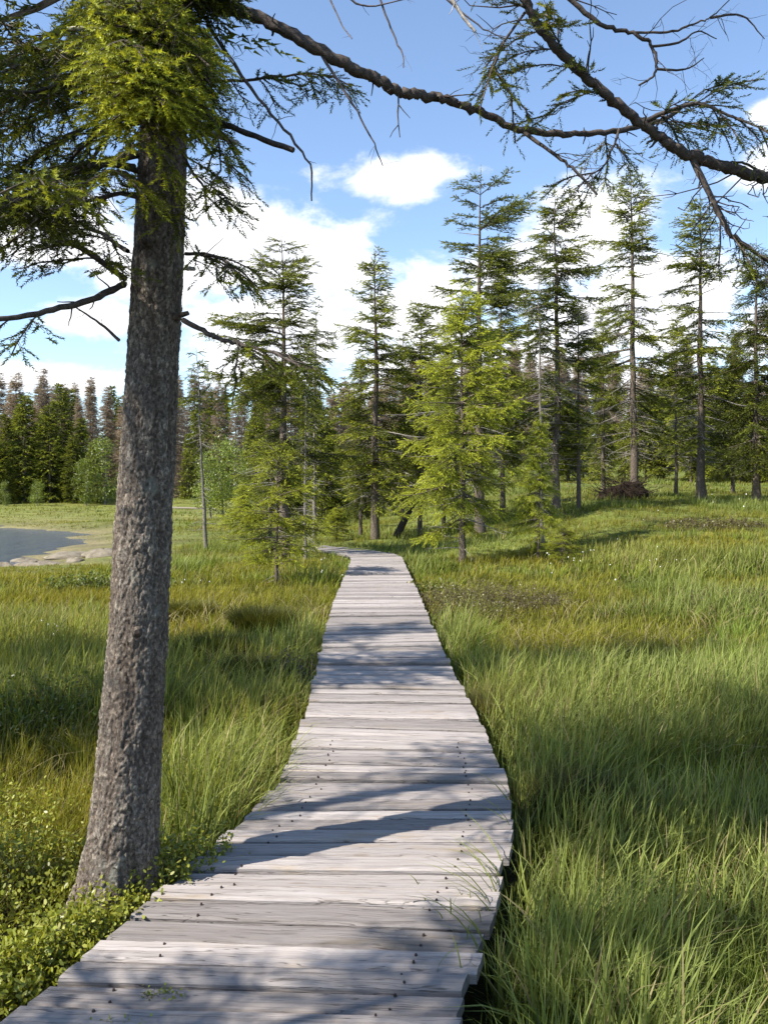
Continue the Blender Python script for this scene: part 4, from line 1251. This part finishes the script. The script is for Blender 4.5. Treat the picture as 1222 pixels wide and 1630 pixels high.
def blades(mb, p, L, wd, ld, bend, c0, c1, seg):
    """p base points, L length, wd width, ld lean direction (n,2), bend amount"""
    n = len(p)
    ldv = np.concatenate([ld, np.zeros((n, 1))], 1)
    sd = np.stack([-ld[:, 1], ld[:, 0], np.zeros(n)], 1)
    fa = rng.uniform(-1.2, 1.2, n); sd = sd * np.cos(fa)[:, None] + ldv * np.sin(fa)[:, None]
    ts = np.linspace(0, 1, seg + 1)
    rows = []; cols = []
    for k, t in enumerate(ts):
        up = L * (t - 0.42 * bend * t ** 2.2); hz = L * (0.12 * t + 0.75 * bend * t ** 2)
        c = p + ldv * hz[:, None] + np.array([0, 0, 1.0]) * up[:, None]
        wk = (wd / 2 * (1.0 if t < 0.5 else (1 - ((t - 0.5) / 0.5) ** 1.6)))[:, None]
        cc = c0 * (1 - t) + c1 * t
        if k < seg:
            rows += [c - sd * wk, c + sd * wk]; cols += [cc, cc]
        else:
            rows.append(c); cols.append(cc)
    V = np.stack(rows, 1); C = np.stack(cols, 1); m_ = V.shape[1]
    b = (np.arange(n) * m_)[:, None]
    Q = np.concatenate([b + np.array([[2 * k, 2 * k + 1, 2 * k + 3, 2 * k + 2]]) for k in range(seg - 1)]) if seg > 1 else None
    T = b + np.array([[2 * seg - 2, 2 * seg - 1, 2 * seg]])
    V = V.reshape(-1, 3); C = C.reshape(-1, 3)
    base = mb.n
    mb.add(V, T, C)
    if Q is not None: mb.P.append((Q + base, 0))


def scatter(d0, d1, rho):
    """uniform random points in the wedge of ground the path overlooks, between distances d0 and d1"""
    half = lambda d: 0.46 * d + 1.6
    area = (half(d0) + half(d1)) * (d1 - d0)
    n = int(area * rho)
    y = np.sqrt(rng.uniform(d0 ** 2, d1 ** 2, n * 2)); x = rng.uniform(-1, 1, n * 2) * half(d1)
    k = np.abs(x) < half(y)
    return x[k][:n], y[k][:n]


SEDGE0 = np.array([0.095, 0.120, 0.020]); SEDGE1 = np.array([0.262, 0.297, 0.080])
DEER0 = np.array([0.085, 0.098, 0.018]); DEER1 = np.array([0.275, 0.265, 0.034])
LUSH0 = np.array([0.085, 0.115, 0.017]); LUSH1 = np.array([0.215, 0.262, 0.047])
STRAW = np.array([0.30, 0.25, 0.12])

bands = [(1.6, 3.2, 260, 11, 4), (3.2, 5.0, 230, 11, 4), (5.0, 7.5, 150, 10, 3), (7.5, 11, 90, 9, 3), (11, 16, 50, 9, 2), (16, 23, 27, 8, 2), (23, 33, 15, 7, 1), (33, 48, 7.5, 6, 1), (48, 75, 2.8, 6, 1), (75, 122, 1.0, 6, 1)]
gm = MB()
for d0, d1, rho, per, seg in bands:
    tx, ty = scatter(d0, d1, rho)
    dm = (d0 + d1) / 2
    n = len(tx)
    nn = fbm(tx / 2.6, ty / 2.6, 41, 3)
    right = ss(-0.2, 1.0, tx)
    species = 0.5 + (nn - 0.5) * 1.35 + 0.10 * right * (1 - ss(6, 10, ty)) - 0.05 * ss(11, 17, ty) * right - 0.13 * (1 - right) * ss(4.5, 8, ty) - 0.07 * ss(9, 16, ty)      # > .5 sedge, < .42 deergrass
    tint = rng.normal(0, 0.2, n)
    X_ = np.repeat(tx, per); Y_ = np.repeat(ty, per); SP = np.repeat(species, per); TI = np.repeat(tint, per)
    m_ = len(X_)
    spread = np.where(SP < 0.44, 0.07, 0.11) * (1 + dm * 0.05)
    an = rng.uniform(0, 6.28, m_); q = np.sqrt(rng.random(m_))
    X_ = X_ + np.cos(an) * q * spread; Y_ = Y_ + np.sin(an) * q * spread
    dd = deck_dist(X_, Y_); tr = np.hypot(X_ + 1.12, Y_ - 3.64)
    sh = shore_s(X_, Y_)
    Z_ = ground_z(X_, Y_)
    ok = (dd > 0.03) & (tr > 0.2) & ((Z_ > WATER + 0.06 + 0.12 * rng.random(m_)) | (X_ > -6))
    # bilberry takes the ground left of the near planks
    ok &= ~((Y_ > 75) & (X_ > -3))
    for cx, cy, rx, ry in CLEAR:
        ok &= ~((((X_ - cx) / rx) ** 2 + ((Y_ - cy) / ry) ** 2 < 1) & (rng.random(m_) < (0.85 if ry in (.38, .36, .3, .26, .4) else 0.55)))
    shrubby = (X_ < -0.7) & (Y_ < 3.9) & (rng.random(m_) < 0.75)
    ok &= ~shrubby
    X_, Y_, Z_, SP, TI, an, dd = X_[ok], Y_[ok], Z_[ok], SP[ok], TI[ok], an[ok], dd[ok]
    m_ = len(X_)
    if m_ == 0: continue
    deer = SP < 0.44
    lush = (SP >= 0.44) & (SP < 0.53)
    L = np.where(deer, rng.uniform(0.16, 0.34, m_), np.where(lush, rng.uniform(0.2, 0.45, m_), rng.uniform(0.26, 0.62, m_)))
    hfield = 0.7 + 0.6 * fbm(X_ / 1.3, Y_ / 1.3, 61, 2)
    L = L * hfield * (1 - 0.25 * ss(10, 30, Y_)) * (0.6 + 0.4 * ss(0, 0.35, dd))
    wet = ss(0.0, 0.5, Z_ - WATER); L = L * np.where(X_ < -4, 0.35 + 0.65 * wet, 1) * (1 - 0.65 * ss(-6, -8.5, X_) * ss(17, 22, Y_) * (1 - ss(40, 46, Y_)))
    px_w = 0.75 * dm / 866
    wd = np.maximum(np.where(deer, 0.0028, np.where(lush, 0.0046, 0.0068)) * rng.uniform(0.5, 1.6, m_), px_w * np.where(deer, 0.9, 1.1))
    wind = np.array([0.55, -0.15])
    ang2 = an + rng.normal(0, 0.7, m_)
    ld = unit(np.stack([np.cos(ang2), np.sin(ang2)], 1) * 0.8 + wind)
    bend = np.clip(np.abs(rng.normal(0.40, 0.38, m_)), 0.03, 1.25)
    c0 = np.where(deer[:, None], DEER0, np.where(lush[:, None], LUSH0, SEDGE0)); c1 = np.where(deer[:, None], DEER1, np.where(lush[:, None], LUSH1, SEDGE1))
    warm = (fbm(X_ / 5.0, Y_ / 5.0, 91, 3) - 0.5)[:, None] * 1.2
    c1 = c1 * (1 + warm * np.array([0.35, 0.05, -0.2]))
    straw = (rng.random(m_) < np.where(deer, 0.10, 0.08))[:, None]
    c0 = np.where(straw, STRAW * 0.7, c0); c1 = np.where(straw, STRAW, c1)
    mul = (1 + TI + rng.normal(0, 0.10, m_))[:, None]
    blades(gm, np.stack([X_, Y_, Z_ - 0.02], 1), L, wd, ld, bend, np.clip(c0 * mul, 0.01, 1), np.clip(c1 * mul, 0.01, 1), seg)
n = 5200
tx = rng.uniform(-6, 6.5, n); ty = np.sqrt(rng.uniform(2.2 ** 2, 13 ** 2, n))
k = (np.abs(tx) < 0.46 * ty + 1.2) & (deck_dist(tx, ty) > 0.06) & ~((tx < -0.7) & (ty < 4.2)) & (fbm(tx / 0.9, ty / 0.9, 123, 3) > 0.5)
tx, ty = tx[k], ty[k]; n = len(tx); an = rng.uniform(0, 6.28, n)
blades(gm, np.stack([tx, ty, ground_z(tx, ty) + 0.02], 1), rng.uniform(0.25, 0.55, n), np.maximum(0.0045 * rng.uniform(.6, 1.4, n), 0.7 * ty / 866), np.stack([np.cos(an), np.sin(an)], 1), rng.uniform(0.5, 1.35, n),
       STRAW * rng.uniform(.6, 1.0, (n, 1)), STRAW * rng.uniform(0.9, 1.4, (n, 1)), 3)
tag(obj('grass', gm, M['grass']), 'sedge and bog grass covering the meadow on both sides of the planks', kind='stuff')


# single tussocks that stand out
def tussock(cx, cy, r, h, n, c0, c1, wd, label, name='grass_tussock'):
    zb = float(ground_z(np.array([cx]), np.array([cy]))[0])
    mb = MB()
    a = rng.uniform(0, 6.28, n); q = np.sqrt(rng.random(n)) * r * 0.6
    p = np.stack([np.cos(a) * q, np.sin(a) * q, ground_z(cx + np.cos(a) * q, cy + np.sin(a) * q) - zb - 0.02], 1)
    a2 = a + rng.normal(0, 0.4, n)
    mul = rng.uniform(0.75, 1.25, (n, 1))
    blades(mb, p, h * rng.uniform(0.7, 1.2, n), np.full(n, wd), np.stack([np.cos(a2), np.sin(a2)], 1), np.clip(0.25 + q / r * 0.5 + rng.normal(0, 0.15, n), 0.05, 1), np.asarray(c0) * mul, np.asarray(c1) * mul, 3)
    tag(obj(name, mb, M['grass'], loc=(cx, cy, zb)), label, 'grass tussock')


TD0 = (0.035, 0.042, 0.010); TD1 = (0.075, 0.080, 0.018)
tussock((420 - 611) / F * 10.9, 10.9, .48, .50, 3000, TD0, TD1, .009, 'round dark tussock of fine grass left of the planks')
tussock((340 - 611) / F * 9.2, 9.2, .46, .42, 2600, (.045, .055, .013), (.10, .11, .024), .008, 'brownish tussock between the trunk and the dark round one')
tussock((400 - 611) / F * 8.3, 8.3, .36, .34, 1800, (.045, .052, .013), (.095, .10, .024), .007, 'low brown green tussock near the left plank edge')
tussock((300 - 611) / F * 12.5, 12.5, .5, .35, 1800, (.06, .065, .014), (.125, .125, .026), .010, 'yellowish tussock just right of the trunk in the left meadow')
tussock((925 - 611) / F * 4.75, 4.75, .34, .36, 3000, (.035, .036, .012), (.085, .085, .026), .0032, 'dark fine brownish tussock in the right foreground grass')
tussock((800 - 611) / F * 7.0, 7.0, .35, .34, 1600, (.09, .085, .03), (.19, .17, .07), .006, 'straw coloured tussock at the right plank edge')
tussock((60 - 611) / F * 11.5, 11.5, .55, .36, 1800, (.055, .06, .014), (.12, .12, .026), .009, 'olive tussock at the left border of the meadow')
tussock((700 - 611) / F * 20.2, 20.2, .5, .3, 700, (.06, .085, .018), (.13, .16, .03), .018, 'green tussock in front of the bright spruce foot')

# blades hanging over the right plank edge and between planks
mb = MB()
n = 46
t_ = rng.random(n)
yb = np.concatenate([rng.uniform(3.0, 3.75, 26), rng.uniform(4.0, 4.9, 6), rng.uniform(4.3, 5.6, 14)])
xb = np.concatenate([np.interp(yb[:32], RE[:, 1], RE[:, 0]) + 0.02, np.interp(yb[32:], LE[:, 1], LE[:, 0]) - 0.02])
sgn = np.concatenate([np.full(32, -1.0), np.full(14, 1.0)])
ld = unit(np.stack([sgn, rng.normal(0, 0.5, n)], 1))
blades(mb, np.stack([xb, yb, np.full(n, -0.12)], 1), rng.uniform(0.25, 0.48, n), np.full(n, 0.006), ld, rng.uniform(0.6, 1.1, n), np.tile(SEDGE0, (n, 1)), np.tile(SEDGE1, (n, 1)) * rng.uniform(.8, 1.2, (n, 1)), 5)
n = 16
yb = rng.uniform(2.9, 3.6, n); xb = rng.uniform(0.1, 0.4, n)
an = rng.uniform(0, 6.28, n)
blades(mb, np.stack([xb, yb, np.full(n, -0.03)], 1), rng.uniform(0.06, 0.2, n), np.full(n, 0.005), np.stack([np.cos(an), np.sin(an)], 1), rng.uniform(0.3, 0.9, n), np.tile(LUSH0, (n, 1)), np.tile(LUSH1, (n, 1)), 4)
tag(obj('overhanging_grass', mb, M['grass']), 'grass blades bent over the plank edges and growing through the gaps', kind='stuff')
# bilberry sprigs in the plank gaps
bush('bilberry_sprig', -.72, 2.79, .09, .016, .02, 18, 5, .008, BIL, 'row of tiny bilberry leaves in a plank gap near the left corner', 'sprig', 21, .24, rz=-.15)
bush('bilberry_sprig', -.80, 2.62, .12, .018, .024, 22, 5, .008, BIL, 'tiny bilberry leaves at the bottom plank near the picture corner', 'sprig', 22, .24, rz=-.15)

# cotton grass heads
mb = MB(); st = MB()
spots = []
for px, py, n, sp in [(900, 905, 9, 70), (945, 915, 3, 60), (1040, 905, 6, 60), (80, 1005, 5, 25), (600, 900, 0, 1), (500, 905, 6, 30), (1130, 850, 6, 120), (985, 880, 5, 80), (300, 930, 4, 60)]:
    for _ in range(n): spots.append((px + rng.normal(0, sp * .5), py + rng.normal(0, 8)))
for px, py in spots:
    d = EYE * F / max(py - 787, 40) * 1.02
    d = 1.62 * F / max(py - 787 + 8, 40)
    x = (px - 611) / F * d
    if deck_dist(np.array([x]), np.array([d]))[0] < 0.1: continue
    z = float(ground_z(np.array([x]), np.array([d]))[0])
    h = rng.uniform(.28, .42); r_ = rng.uniform(.008, .014) * max(1, d / 18)
    c = np.array([x + rng.normal(0, .04), d, z + h])
    o8 = np.array([(1, 0, 0), (0, 1, 0), (-1, 0, 0), (0, -1, 0), (0, 0, 1.3), (0, 0, -1.1)]) * r_ * rng.uniform(.8, 1.2, (6, 1)) + c
    mb.add(o8, [(0, 1, 4), (1, 2, 4), (2, 3, 4), (3, 0, 4), (1, 0, 5), (2, 1, 5), (3, 2, 5), (0, 3, 5)], (1, 1, 1), 0)
    mb.add([(x - .002, d, z), (x + .002, d, z), tuple(c)], [(0, 1, 2)], (.1, .13, .03), 1)
tag(obj('cotton_grass', mb, [M['cotton'], M['grass']]), 'scattered white cotton grass heads above the meadow', kind='stuff')
